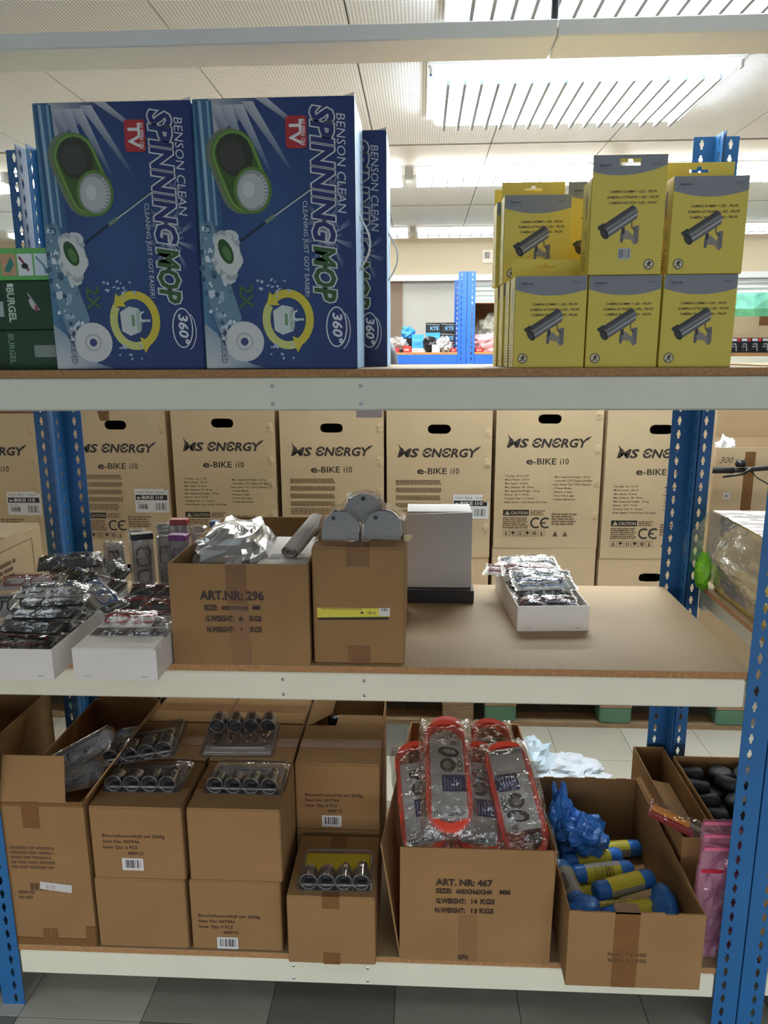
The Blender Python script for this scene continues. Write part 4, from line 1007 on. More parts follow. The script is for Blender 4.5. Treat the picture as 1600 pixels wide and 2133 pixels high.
# ---- drill bit blister packs
def drill_blister(label, x, y, z, rot=(0,0,0), card=False, w=.205, d=.150, front=True):
    t = thing('drill_blister_pack', label, 'blister pack', (x, y, z), rot=rot, group='drill blister packs')
    R = .0205; th = .0012
    # moulded clear tray: flat sheet with raised rim
    b = MB(); P = rrect(0,0,w,d,.014,4); b.prism(P, 0, th, lambda u,v,q: (u,v,q)); b.build('blister_sheet', M_blister, t)
    rim = MB(); rim.tube([(u,v,.012) for u, v in rrect(.010,.008,w-.010,d-.010,.012,4)], .0035, 6, True); rim.build('moulded_rim', M_blister, t, True)
    if card: MB().box(.012,.040,.0014,w-.012,d-.012,.0022).build('yellow_card', mat('yellow card', rgb(216,190,50), .6), t)
    else: MB().box(.012,.090 if front else .012,.0014,w-.012,.128 if front else .050,.0022).build('grey_card', M_grey, t)
    for k in range(4):
        cx = .032 + (w-.064)*k/3
        yc = .022 if front else d-.030
        # sanding drum: hollow dark cup lying front to back
        prof = [(R*.1,.026),(R*.74,.026),(R*.78,.004),(R*.98,.004),(R,.007),(R,.034),(R*.9,.037),(R*.2,.037)]
        c = MB(); c.lathe(prof, 18, lambda a,bb,q,cx=cx,yc=yc: (cx+a, yc-.018+q, R+.002+bb)); dr = c.build('sanding_drum', M_darkrub, t, True)
        rg = MB(); rg.tube([(cx+R*1.04*math.cos(2*PI*q/18), yc-.016, R+.002+R*1.04*math.sin(2*PI*q/18)) for q in range(18)], .0016, 6, True); rg.build('drum_rim', M_blister, dr, True)
        dm = MB(); dm.grid(lambda u, v, cx=cx, yc=yc: (cx+(R+.004)*math.cos(PI*u), yc-.021+.045*v, .001+(2*R+.003)*math.sin(PI*u)**.8), 12, 3); dm.build('blister_dome', M_blister, t, True)
        # mounting ball tip
        yb = yc + (.052 if front else -.044); r2 = .006 + .0026*k
        MB().lathe([(.001,-r2),(r2*.7,-r2*.7),(r2,0),(r2*.7,r2*.7),(.003,r2),(.0026,r2+.016),(.001,r2+.017)], 14, lambda a,bb,q,cx=cx,yb=yb,r2=r2: (cx+a, yb-q, .004+r2+bb)).build('bit', M_chrome, t, True)
    if not card:
        ym = .110 if front else .030; MB().tube([(.03,ym,.008),(w-.03,ym,.008)], .0042, 8).build('mandrel', M_grey, t, True)
    return t
drill_blister('grey drill blister pack lying flat on the upper left carton', C1+.012, .062, ZL+2*BH+.001, (0,0,.02))
drill_blister('drill blister pack tilted on edge atop another, upper left carton', C1+.000, .098, ZL+2*BH+.050, (math.radians(8), math.radians(-9), .06))
drill_blister('lower drill blister pack of the pair on the middle carton', C2+.030, .066, ZL+2*BH+.001, (0,0,.0))
drill_blister('uppermost drill blister pack with open cups on the middle carton', C2-.004, .150, ZL+2*BH+.052, (math.radians(10), 0, .04), front=False)
drill_blister('drill blister pack with yellow card on the small front carton', .744, -.012, ZL+.1985, (0,0,.02), True, .196, .150)

# ---- carton 467 with red straps
cw, cd_, chh = .366, .64, .325
t467 = thing('cardboard_box', 'large open carton printed ART. NR: 467 full of red straps', 'box', (1.004, -.004, ZL))
def slab(P, n, th):   # quad panel with thickness along n
    b = MB(); n = Vector(n)*th; A = [Vector(q) for q in P]; B = [q+n for q in A]
    b.face(A); b.face(B[::-1])
    for i in range(4): b.face([A[i], B[i], B[(i+1) % 4], A[(i+1) % 4]])
    return b
slab([(.0,0,0),(.380,0,.0),(.380,0,chh),(.002,0,chh)], (0,1,0), .004).build('front_panel', M_card, t467)
slab([(0,.004,0),(0,cd_,0),(.02,cd_,chh-.01),(-.048,.01,chh)], (1,0,0), .004).build('left_panel', M_card, t467)
slab([(.376,.004,0),(.376,cd_,0),(.372,cd_,chh-.01),(.382,.004,chh)], (1,0,0), .004).build('right_panel', M_card, t467)
slab([(.0,cd_,0),(.38,cd_,0),(.376,cd_,chh-.008),(.018,cd_,chh-.008)], (0,1,0), .004).build('back_panel', M_card, t467)
MB().box(.004,.004,0,.376,cd_,.004).build('bottom_panel', M_card, t467)
p = Print((0,0,0),(1,0,0),(0,0,1), base=.0016)
for s, a, b, h, w in (('ART. NR: 467',.092,.222,.017,.138),('SIZE:',.092,.199,.013,.038),('605X366X340',.142,.199,.012,.088),('MM',.250,.200,.0125,.024),('G.WEIGHT:',.092,.170,.0135,.074),('14',.180,.171,.012,.014),('KGS',.203,.171,.0135,.034),('N.WEIGHT:',.090,.143,.0135,.074),('13',.180,.144,.012,.014),('KGS',.201,.144,.0135,.034)):
    p.text(s, a, b, h, rgb(58,40,30), w=w, bold=.04); p.L -= p.step
p.done('printed_text', M_ink, t467)
MB().box(.150,-.0013,.001,.195,-.0001,.135).build('packing_tape', mat('clear brown tape', rgb(142,104,64), .5, var=.06, vscale=15), t467)
b = MB(); b.poly = None
MB().prism([(.147,.012),(.156,.004),(.164,.010),(.172,.003),(.176,.016),(.163,.022),(.152,.020)], -.0019, -.0003).build('torn_spot', mat('torn board', rgb(90,64,42), .95), t467)
# strap packs
STW, STH = .118, .335
def strap_meshes():
    o = {}
    b = MB(); oc_, ic = racetrack(STW,STH,12), racetrack(STW-.030,STH-.030,12)
    n = len(oc_)
    for z in (0,.026):
        A = [(u,v,z) for u, v in oc_]; B = [(u,v,z) for u, v in ic]
        for k in range(n): b.face([A[k],A[(k+1) % n],B[(k+1) % n],B[k]])
    for P in (oc_, ic):
        for k in range(n): (a,c),(e,f) = P[k],P[(k+1) % n]; b.face([(a,c,0),(e,f,0),(e,f,.026),(a,c,.026)])
    o['strap'] = b
    p = Print((-.046,-.140,.028),(1,0,0),(0,1,0)); W_, H_ = .092, .235
    p.rect(0,0,W_,H_,rgb(196,194,188)); p.rect(.030,.075,W_,.125,rgb(40,46,96))
    for k in range(6): p.rect(.036+.008*k,.08,.038+.008*k,.118-.006*(k % 3),rgb(170,174,196)); p.L -= p.step
    p.L += p.step
    p.ell(.052,.196,.030,.016,rgb(30,28,28),22,-.25); p.ell(.054,.198,.018,.008,rgb(176,172,168),16,-.25); p.ell(.048,.155,.022,.022,rgb(64,58,54),16); p.ell(.046,.156,.012,.012,rgb(150,144,138),14)
    for k in range(3): p.ring(.080,.142+.016*k,.006,.007,.003,rgb(36,34,36),14); p.L -= p.step
    p.rect(.0,.215,W_,H_,rgb(206,204,198)); p.barcode(.056,.218,.028,.014,DKINK,6,8); p.rect(.0,.0,W_,.02,rgb(180,178,172)); p.barcode(.004,.003,.026,.013,DKINK,3,8); p.para(.04,.004,.045,.011,2,DKINK,4)
    o['card'] = p
    return o
SM = strap_meshes(); SMe = SM['strap'].mesh('strap', M_red); SC = SM['card'].mesh('printed_card', M_gloss)
def clearbag(w, h, t, seed):
    b = MB(); o = Vector((seed*3.7,seed*1.9,seed))
    def F(u, v):
        x, y = (u-.5)*w, (v-.5)*h; e = min(1,7*min(u,1-u))*min(1,7*min(v,1-v))
        return (x+.006*noise.noise(Vector((u*5,v*7,1))+o), y+.006*noise.noise(Vector((v*5,u*7,2))+o), -.002+t*e+.006*noise.noise(Vector((u*7,v*12,3))+o))
    b.grid(F, 18, 30); return b.mesh('clear_bag', M_filmb)
SB = [clearbag(.150,.365,.036,k) for k in range(3)]
bm_ = MB().box(-.046,-.140,.0262,.046,.095,.0275).mesh('backing_card', M_grey)
def strap_pack(label, x, y, z, rot, k):
    t = thing('strap_pack', label, 'strap pack', (x, y, z), rot=rot, group='red strap packs in carton 467')
    link('strap', SMe, t); link('backing_card', bm_, t); link('printed_card', SC, t); link('clear_bag', SB[k % 3], t); return t
Q = math.radians
strap_pack('red strap pack lying uppermost on the left of carton 467', 1.128, .205, ZL+.392, (Q(24), 0, .03), 0)
strap_pack('red strap pack standing against the left wall of carton 467', 1.058, .190, ZL+.330, (Q(26), Q(-12), .02), 1)
strap_pack('red strap pack upside down leaning at the right of carton 467', 1.312, .185, ZL+.335, (Q(-28), Q(8), PI+.08), 2)
strap_pack('red strap pack sunk between the left and right ones', 1.215, .210, ZL+.320, (Q(26), Q(4), -.04), 1)
strap_pack('red strap pack at the back right under crumpled film', 1.270, .300, ZL+.350, (Q(24), Q(5), .12), 0)
strap_pack('red strap pack at the back left of carton 467', 1.130, .330, ZL+.345, (Q(20), Q(-4), -.05), 2)
t = thing('strap_filling', 'heap of packed red straps filling the bottom of carton 467', 'straps', (1.004, 0, ZL+.005)); MB().rbox(.03,.02,0,.36,.60,.19,.02).build('packs', M_red, t); MB().grid(lambda u,v: (.028+.335*u,.02+.59*v,.200+.012*noise.noise(Vector((u*6,v*9,1)))), 12, 18).build('clear_bag', M_film, t)

# ---- carton of blue bag rolls
cb = open_carton('open carton with ragged rim holding blue and yellow bag rolls', 1.412, -.066, ZL, .322, .575, .212, flaps=(('r',.10,100,.36,.0),), rough=.006, seed=3)
MB().box(.110,-.0013,.001,.168,-.0001,.2125).box(.110,-.0013,.2075,.168,.03,.2128).build('packing_tape', M_tape, cb)
p = Print((0,0,0),(1,0,0),(0,0,1), base=.0016)
for s, a, b, w in (('N.W.: 7.8',.098,.090,.060),('KGS',.165,.090,.024),('G.W.: 7.1',.098,.073,.060),('KGS',.165,.073,.024)): p.text(s, a, b, .009, rgb(80,56,40), w=w, bold=.01); p.L -= p.step
p.done('printed_text', M_ink, cb)
RR, RL = .0245, .110
def roll_meshes():
    b = MB(); b.lathe([(.004,-.030-RL/2),(RR*.55,-.036-RL/2),(RR*.92,-.030-RL/2),(RR*1.02,-.018-RL/2),(RR,-RL/2+.004),(RR,RL/2-.004),(RR*1.03,RL/2+.016),(RR*.94,RL/2+.030),(RR*.55,RL/2+.038),(.006,RL/2+.030)], 18, lambda a,c,w: (w,a,c)); body = b.mesh('roll', M_bluebag, True)
    b = MB(); n = 18; r = RR+.0008
    def seg(k0, k1, x0, x1, col, rr=r):
        for k in range(k0, k1):
            t0, t1 = 2*PI*k/n, 2*PI*(k+1)/n; b.face([(x0,rr*math.cos(t0),rr*math.sin(t0)),(x1,rr*math.cos(t0),rr*math.sin(t0)),(x1,rr*math.cos(t1),rr*math.sin(t1)),(x0,rr*math.cos(t1),rr*math.sin(t1))], col)
    seg(0, 10, -RL/2+.004, RL/2-.004, rgb(226,206,64)); seg(10, 18, -RL/2+.004, RL/2-.004, rgb(168,162,148))
    rnd = random.Random(2)
    for k in range(9): x = -.028+.0065*k; seg(0, 4, x, x+rnd.choice((.0012,.002,.003)), rgb(70,64,30), r+.0004)
    for k in range(6): x = -.03+.01*k; seg(12, 15, x, x+.007, rgb(110,104,100), r+.0004)
    lab = b.mesh('label_band', M_gloss)
    b = MB(); crumple(b, 0,0,0,.020,.028,.026, 3, .5, 14, 10, 2.5); tail = b.mesh('bag_end', M_bluebag)
    return body, lab, tail
RB, RLb, RT = roll_meshes()
def bag_roll(label, x, y, z, rz, roll=0.0, tilt=0.0, ends=(1,1)):
    t = thing('bag_roll', label, 'bag roll', (x, y, z), rot=(roll, tilt, rz), group='blue bag rolls with yellow labels'); t.rotation_mode = 'XYZ'
    link('roll', RB, t); link('label_band', RLb, t)
    if ends[0]: link('bag_end', RT, t, (-RL/2-.014,0,0))
    if ends[1]: link('bag_end', RT, t, (RL/2+.014,0,0), (1.2,.4,0))
    return t
bag_roll('yellow labelled roll lying foremost and brightest across the ragged carton', 1.600, .140, ZL+.122, .36, -.7, 0, (0,0))
bag_roll('yellow labelled roll tucked in front of and below the brightest one', 1.612, .088, ZL+.084, .30, -.5, 0, (0,0))
bag_roll('roll showing its grey label side, upright along the left wall', 1.462, .150, ZL+.105, PI/2+.10, 2.2, .05, (0,0))
bag_roll('grey labelled roll lying behind the brightest yellow one', 1.568, .238, ZL+.082, .18, 1.9, 0, (0,0))
bag_roll('yellow roll peeping out beneath the blue crumpled bags', 1.560, .318, ZL+.062, .22, -.6, 0, (0,0))
bag_roll('yellow labelled roll farthest back in the ragged carton', 1.640, .404, ZL+.031, .16, -.9, 0, (0,0))
bag_roll('roll lying loose under the right front corner, mostly blue', 1.655, .03, ZL+.034, .15, 2.0, 0, (0,0))
bag_roll('brownish labelled roll close to the taped front rim', 1.560, .010, ZL+.034, .12, 2.6, 0, (0,0))
bag_roll('roll at the bottom beneath the brightest yellow roll', 1.590, .150, ZL+.034, .1, 1.0, 0, (0,0))
bag_roll('roll at the bottom left under the grey labelled one', 1.500, .090, ZL+.040, PI/2, 1.0, 0, (0,0))
bag_roll('roll at the bottom beneath the crumpled blue bags', 1.530, .225, ZL+.031, .3, .4, 0, (0,0))
t = thing('crumpled_bag', 'tall crumpled blue bag sticking up at the left back', 'bag', (1.476, .385, ZL+.003)); crumple(MB(), 0,0,.120,.032,.036,.125, 6, .45, 26, 22, 2.6).build('bag', M_bluebag, t)
t = thing('crumpled_bag', 'broad crumpled blue bag beside the tall one in the ragged carton', 'bag', (1.530, .345, ZL+.062)); crumple(MB(), 0,0,.060,.066,.060,.055, 9, .5, 30, 20, 3.0).build('bag', M_bluebag, t)
t = thing('crumpled_bag', 'small crumpled blue bag in the right corner of ragged carton', 'bag', (1.690, .085, ZL+.055)); crumple(MB(), 0,0,.045,.030,.060,.045, 11, .35, 18, 12, 2.0).build('bag', M_bluebag, t, True)
t = thing('crumpled_bag', 'flat blue bag end in the left front corner of ragged carton', 'bag', (1.475, .045, ZL+.075)); crumple(MB(), 0,0,.045,.040,.040,.030, 13, .35, 18, 12, 2.0).build('bag', M_bluebag, t, True)

# ---- right edge: knife pack, pink zip bags, carton of black rolls
bc = open_carton('narrow open carton behind the ragged one', 1.748, .15, ZL, .095, .46, .262, th=.003)
t = thing('knife_pack', 'orange and red cutter knife in a clear pack', 'knife', (1.735, .20, ZL+.285), rot=(.2,.30,-.35))
MB().rbox(-.055,-.009,0,.045,.009,.012,.003).build('knife_handle', mat('orange plastic', rgb(236,150,50), .4), t); MB().rbox(.045,-.007,.002,.085,.007,.008,.001).build('blade', M_steel, t); MB().box(-.06,-.03,-.004,.06,.02,-.003).build('backing_card', mat('red card', rgb(170,36,48), .5), t); MB().rbox(-.062,-.032,-.005,.09,.024,.015,.003).build('clear_bag', M_film, t)
t = thing('pink_zip_bags', 'pink zip bags hanging in front of the right corner', 'bags', (1.748, .030, ZL+.002))
for k in range(3):
    zt = .385 - .03*k; yy = .02 - .008*k
    MB().grid(lambda u,v: (.11*u+.012*(v-.5), yy+.010*noise.noise(Vector((u*4,v*6,k))), zt*v), 8, 18).build('bag', M_pink, t)
    MB().box(.006,yy-.007,zt-.012,.116,yy-.003,zt-.004).build('zip_strip', mat('pink zip', rgb(222,110,140), .4), t)
MB().box(.006,.0,.248,.116,.003,.256).build('zip_strip', mat('red zip', rgb(190,30,56), .4), t)
MB().rbox(.02,.03,0,.10,.06,.24,.01).build('grey_pack', M_grey, t)
rc = open_carton('open carton packed with black rubber rolls on right rack', 1.853, .10, ZL+.011, .255, .445, .258)
MB()
rnd = random.Random(8)
lst = []
for j in range(6):
    for i in range(3): lst.append((1.895+.083*i+rnd.uniform(-.008,.008), .145+.070*j+rnd.uniform(-.008,.008)))
nm2 = ['nearest','second','third','fourth','fifth','rearmost']; nm3 = ['left','middle','right']
RBm = MB().lathe([(.012,-.008),(.030,-.009),(.036,-.004),(.037,.0),(.036,.004),(.030,.009),(.012,.008)], 16, lambda a,b,c: (a,b,c*2.2)).mesh('rubber_roll', M_darkrub, True)
for q, (x, y) in enumerate(lst):
    t = link('rubber_roll', RBm, None, (x, y, ZL+.236+rnd.uniform(-.010,.014)), (rnd.uniform(-.6,.6), rnd.uniform(-.6,.6), 0)); tag(t, 'black rubber roll, %s row, %s, in the right rack carton' % (nm2[q//3], nm3[q % 3]), 'roll', 'black rubber rolls in a carton')
t = thing('roll_filling', 'layer of black rubber under the rolls in right carton', 'rubber', (1.860,.108,ZL+.0155)); MB().rbox(0,0,0,.242,.43,.185,.01).build('filling', M_darkrub, t)
MB().box(.02,.02,.185,.22,.41,.19).build('top_sheet', M_darkrub, t)

# =================================================================== BEHIND THE RACK
M_wood = mat('pallet wood', rgb(168,138,104), .85, var=.2, vscale=14, stretch=(1,6,6), bump=.15, bscale=60)
M_pgreen = mat('green painted block', rgb(96,136,108), .7, var=.08, vscale=10)
def pallet(label, x, blocks):
    t = thing('pallet', label, 'pallet', (x, 1.56, 0)); W_, D_ = 1.2, .8
    bb = MB().box(0,0,0,W_,.10,.022).mesh('bottom_board', M_wood)
    for y in (0,.35,.70): link('bottom_board', bb, t, (0,y,0))
    me = [MB().rbox(0,0,.0222,.145,.10,.100,.006).mesh('block', m) for m in (M_wood, M_pgreen)]
    for j, y in enumerate((0,.35,.70)):
        for i, bx in enumerate((0,.5275,1.055)): link('block', me[blocks[i]], t, (bx,y,0))
    st = MB().box(0,0,.1002,.145,.8,.122).mesh('stringer_board', M_wood)
    for bx in (0,.5275,1.055): link('stringer_board', st, t, (bx,0,0))
    dk = MB().box(0,0,.1222,W_,.12,.144).mesh('deck_board', M_wood)
    for k in range(6): link('deck_board', dk, t, (0,.136*k,0))
    return t
pallet('wooden pallet with green corner blocks under the right e-bike cartons', 1.357, (1,1,1))
pallet('plain wooden pallet under the middle e-bike cartons', .105, (0,0,0))
pallet('wooden pallet under the left e-bike cartons', -1.15, (0,1,0))

KI = rgb(52,44,38)
def ms_print(kind, W_, H_):
    """print of an e-bike carton; origin lower left, MS ENERGY baseline .455 above the bottom"""
    p = Print((0,0,0),(1,0,0),(0,0,1), base=.0006); y = .445
    x0, w = W_*.10, .355
    p.text('MS', x0+.004, y, .036, KI, w=.088, bold=.035, shear=.22); p.text('\u0404N\u0404RGY', x0+.112, y, .036, KI, w=.232, bold=.035, shear=.22)
    p.poly([(x0+.004,y+.058),(x0+.012,y+.034),(x0+.030,y+.034),(x0+.018,y+.040)], KI); p.poly([(x0+.330,y+.030),(x0+.340,y+.040),(x0+.362,y+.048),(x0+.345,y+.030)], KI)
    p.text('e', x0+.088, y-.074, .030, KI, w=.026, bold=.02); p.text('-BIKE', x0+.118, y-.074, .026, KI, w=.096, bold=.012); p.text('i10', x0+.232, y-.074, .026, KI, w=.036, bold=.01)
    g = rgb(120,94,66)
    if kind == 0:
        for k in range(4): p.para(x0-.006, y-.122-.034*k, .20, .022, 4, g, k, .62, .04); p.L -= p.step
        p.para(x0-.006, y-.262, .19, .03, 4, g, 7, .6, .3); 
        sx, sy = W_*.64, y-.272
        p.rect(sx,sy,sx+.155,sy+.108,rgb(226,224,220)); p.text('Color: Black - Green', sx+.008, sy+.089, .010, rgb(90,88,88), w=.128); p.rect(sx+.004,sy+.057,sx+.148,sy+.081,rgb(38,34,34)); p.text('e-BIKE i10', sx+.010, sy+.062, .015, rgb(226,224,220), w=.118, bold=.02); p.barcode(sx+.014,sy+.016,.044,.022,rgb(70,66,66),3,10); p.barcode(sx+.094,sy+.012,.050,.032,rgb(60,56,56),5,12); p.para(sx+.006,sy+.043,.05,.006,1,rgb(150,146,146),2)
    else:
        for k, s in enumerate(('- Tire Size:  20 x 2.125"','- Motor Power:  250 W','- Max. Speed:  25 km/h','- Max. Distance:  40 - 50 km','- Max. Supported Weight:  120 kg','- Battery:  36 V / 7.8 Ah','- Charging Time:  4 - 5 hours','- Brake System:  Front & Rear Disc Brake')):
            p.text(s, x0-.008, y-.128-.0165*k, .0080, rgb(84,66,48), bold=.01); p.L -= p.step
        for k, s in enumerate(('- Max. Supported Weight:  120 kg','- Controller: LCD Display with Battery','  Level, Speed, Trip / ODO Distance','- 3 Power Modes','- Shimano 6 Gears','- Front & Back Light','- Foldable Mechanism')):
            p.text(s, x0+.205, y-.132-.0165*k, .0080, rgb(84,66,48), bold=.01); p.L -= p.step
    cy = y-.300
    p.rect(x0-.006,cy,x0+.106,cy+.026,rgb(44,38,34)); p.poly([(x0+.001,cy+.004),(x0+.024,cy+.004),(x0+.0125,cy+.022)], rgb(190,170,140)); p.text('CAUTION', x0+.028, cy+.006, .013, rgb(196,176,146), w=.072, bold=.02)
    p.para(x0+.112,cy+.001,.066,.024,3,g,4,.55,.2); p.para(x0-.006,cy-.058,.112,.052,6,g,5,.55,.1)
    for ex in (x0+.138, x0+.180): p.ring(ex, cy-.032, .021, .021, .007, KI, 30, .9, 2*PI-.9)
    p.rect(x0+.160,cy-.035,x0+.180,cy-.029,KI)
    p.para(x0+.205,cy-.042,.125,.055,5,g,9,.5,.3)
    for k in range(6):
        a = x0-.004+.031*k; p.line([(a,cy-.092),(a+.026,cy-.092),(a+.026,cy-.066),(a,cy-.066),(a,cy-.092)],.0014,rgb(110,86,62)); p.L -= p.step
        if k == 1 or k == 3: p.ell(a+.013,cy-.076,.008,.006,KI,8); p.rect(a+.012,cy-.089,a+.014,cy-.076,KI)
        elif k == 2: p.rect(a+.007,cy-.088,a+.010,cy-.070,KI); p.rect(a+.015,cy-.088,a+.018,cy-.070,KI)
        elif k == 4: p.ring(a+.013,cy-.079,.006,.006,.004,KI,10)
        else: p.poly([(a+.008,cy-.088),(a+.018,cy-.088),(a+.014,cy-.070),(a+.011,cy-.070)],rgb(100,78,56))
    for k, a in enumerate((x0+.212, x0+.255)): p.poly([(a,cy-.092),(a+.022,cy-.092),(a+.011,cy-.068)], rgb(110,86,62) if k else rgb(84,66,48))
    return p.mesh('front_print', M_ink)
EW, ED, EH = .452, .78, .69
MSP = [ms_print(0, EW, EH), ms_print(1, EW, EH)]
def ebike_mesh(H_, hole_z):
    b = MB(); b.box(0,.006,0,.004,ED,H_).box(EW-.004,.006,0,EW,ED,H_).box(.004,ED-.004,0,EW-.004,ED,H_).box(0,.006,0,EW,ED,.004).box(0,.006,H_-.004,EW,ED,H_)
    out = [(0,0),(EW,0),(EW,H_),(0,H_)]; hl = [(EW*.5 + v, hole_z + u) for u, v in racetrack(.040,.100,5)]
    tes = tessellate_polygon([[Vector(q+(0,)) for q in out],[Vector(q+(0,)) for q in hl]]); pts = out + hl
    for yy in (0,.006):
        base = len(b.v)
        for u, v in pts: b.pt((u,yy,v))
        for q in tes: b.f.append([base+i for i in q]); b.c.append(None)
    for P in (out, hl):
        for i in range(len(P)): a, c = P[i], P[(i+1) % len(P)]; b.face([(a[0],0,a[1]),(c[0],0,c[1]),(c[0],.006,c[1]),(a[0],.006,a[1])])
    return b
EU = ebike_mesh(EH, .565).mesh('body', M_card2); EL = ebike_mesh(EH, .60).mesh('body', M_card2)
def corner_dents(t, seed):
    rnd = random.Random(seed); n = 4
    for k in range(n):
        z = .12 + .14*k + rnd.uniform(-.02,.02); b = MB()
        b.grid(lambda u, v: (EW-.036+.034*u, -.0004-.0035*math.sin(PI*u)*math.sin(PI*v)*(1+noise.noise(Vector((u*4,v*4,z*20)))), z+.045*v), 5, 5); b.build('dented_edge', M_card2, t)
cols = [(-1.095,.0,0,'at the far left edge behind the blue post'),(-.515,.012,0,'second from left with torn tape strip at the top'),(-.034,.022,1,'third from left, spec list left of carton 296'),(.441,.0,0,'fourth from left behind the steel lamps'),(.906,-.004,0,'fifth from left above the grey tray'),(1.375,.038,1,'sixth from left, set highest, above the lone tray'),(1.842,-.006,1,'seventh from left beside the right blue post')]
for k, (x, dz, kind, tx) in enumerate(cols):
    yy = 1.555 + (.0,.02,.0,.005,.0,.004,.0)[k]; h0 = .822 + dz - .1445
    lo = thing('ebike_carton', 'lower e-bike carton, %s' % tx.split(',')[0].replace(' above the grey tray','').replace(' behind the steel lamps',''), 'carton', (x-.002, yy+.003, .1445), 0, 'e-bike cartons on pallets'); 
    o = link('body', EL, lo); o.scale = (1,1,(h0-.0005)/EH)
    if k == 1: lo['label'] = 'lower e-bike carton, second from left'
    up = thing('ebike_carton', 'e-bike carton %s' % tx, 'carton', (x, yy, .822+dz), (.006,-.008,.0,.008,-.004,.006,.0)[k], 'e-bike cartons on pallets')
    link('body', EU, up); link('front_print', MSP[kind], up); corner_dents(up, k)
    if k in (0,1):
        MB().box(.001,-.0016,EH-.060,EW-.001,-.0003,EH-.005).build('packing_tape', M_tape, up); MB().prism([(.16,.585),(.20,.585),(.205,.632),(.15,.632)],-.0014,-.0003).build('torn_tape', M_tape, up)
    if k == 3:
        p = Print((0,0,0),(1,0,0),(0,0,1)); p.rect(.335,.61,.445,.68,rgb(128,116,116)); p.done('grey_sticker', M_ink, up)

# ---- white plastic bags on the floor
t = thing('plastic_bag', 'white plastic bag lying on the floor behind the ragged carton', 'bag', (1.66, 1.12, 0.0)); crumple(MB(), 0,0,.045,.13,.10,.045, 7, .5, 30, 14, 2.4).build('bag', M_bagwhite, t)
t = thing('plastic_bag', 'bluish white plastic bag bunched beside carton 467 on the floor', 'bag', (1.52, 1.16, 0.0)); crumple(MB(), 0,0,.075,.075,.08,.070, 12, .45, 22, 14, 2.4).build('bag', mat('bluish bag film', rgb(214,230,240), .35, bump=.4, bscale=30), t)

# ---- cartons and bicycle on the right
closed_carton('large brown carton supporting the open one at right', 2.46, 2.02, .001, .80, .50, .62, 0, M_card2)
oc2 = open_carton('open brown carton behind the bicycle handlebar', 2.50, 2.05, .6225, .72, .45, .62, 0, M_card2, flaps=(('b',.22,-12,.02,.02),('r',.18,20,0,0)))
p = Print((0,0,0),(1,0,0),(0,0,1)); p.text('300 g 42', .02, .545, .030, rgb(90,70,52), shear=.3); p.rect(.05,.365,.085,.395,rgb(220,216,210)); p.barcode(.056,.372,.022,.016,BLACK,4,6); p.done('handwriting', M_ink, oc2)
MB().box(.14,-.0014,.001,.19,-.0003,.60).build('packing_tape', M_tape, oc2)
t = thing('wrapped_goods', 'crumpled white and blue goods inside the open right carton', 'goods', (2.60, 2.2, .628)); crumple(MB(), 0,0,.55,.05,.07,.10, 3, .4, 20, 12, 2.6).build('white_wrap', M_bagwhite, t); crumple(MB(), .07,0,.53,.045,.06,.055, 4, .4, 18, 12, 2.6).build('blue_wrap', M_bluebag, t); MB().rbox(-.07,-.12,0,.5,.18,.47,.01).build('contents', M_cardin, t)
bk = thing('bicycle', 'black bicycle handlebar and stem in front of the open carton', 'bicycle', (2.735, 1.93, 0))
Mk = mat('black bike paint', rgb(34,34,38), .35)
MB().tube([(-.30,.03,1.145),(-.16,.0,1.15),(.0,0,1.165),(.16,0,1.15),(.30,.03,1.145)], .012, 10).build('handlebar', Mk, bk, True)
for s in (-1,1):
    MB().tube([(s*.19,.008,1.149),(s*.31,.032,1.145)], .016, 10).build('grip', M_darkrub, bk, True)
    lv = MB().tube([(s*.13,-.005,1.15),(s*.13,-.03,1.16),(s*.17,-.05,1.14),(s*.26,-.045,1.125)], [.012,.010,.006,.005], 8).build('brake_lever', M_blackp, bk, True)
    MB().tube([(s*.12,0,1.15),(s*.10,-.05,1.12),(s*.03,-.06,1.08),(0,-.05,1.00)], .003, 6).build('cable', M_blackp, bk, True)
MB().lathe([(.001,0),(.022,.002),(.024,.02),(.016,.035),(.001,.036)], 14, lambda a,b,c: (-.165+a,.0+b,1.165+c)).build('bell', M_blackp, bk, True)
MB().tube([(0,0,1.17),(.012,.0,1.0),(.03,.0,.80),(.035,.0,.66)], [.020,.020,.022,.026], 12).build('stem', Mk, bk, True)
MB().tube([(.035,0,.66),(.035,.0,.58),(.09,0,.50),(.09,.0,.26)], [.028,.026,.014,.012], 10).tube([(.035,.0,.58),(-.02,.0,.50),(-.02,.0,.26)], [.024,.014,.012], 10).build('fork', Mk, bk, True)
w = MB(); w.tube([(.035, .255*math.cos(2*PI*k/32)*0+.255*math.cos(2*PI*k/32), .262+.24*math.sin(2*PI*k/32)) for k in range(32)], .022, 10, True).build('tyre', M_darkrub, bk, True)
MB().tube([(-.03,0,.262),(.10,0,.262)], .016, 10).build('hub', M_steel, bk, True)
for k in range(10): a = 2*PI*k/10; MB().tube([(.035,0,.262),(.035,.235*math.cos(a),.262+.22*math.sin(a))], .0015, 5).build('spoke', M_steel, bk)

# ---- grey bent pipe standing on the e-bike cartons
t = thing('bent_pipe', 'grey bent plastic pipe beyond the top shelf', 'pipe', (.91, 1.75, 1.5085)); MB().tube([(.018,0,0),(.024,0,.06),(.026,0,.13),(.018,0,.19),(-.004,0,.235)], .017, 12).build('pipe', mat('grey plastic', rgb(92,92,96), .45), t, True); MB().lathe([(.021,0),(.021,.012)], 12, lambda a,b,c: (.018+a,b,c)).build('collar', M_grey, t, True)

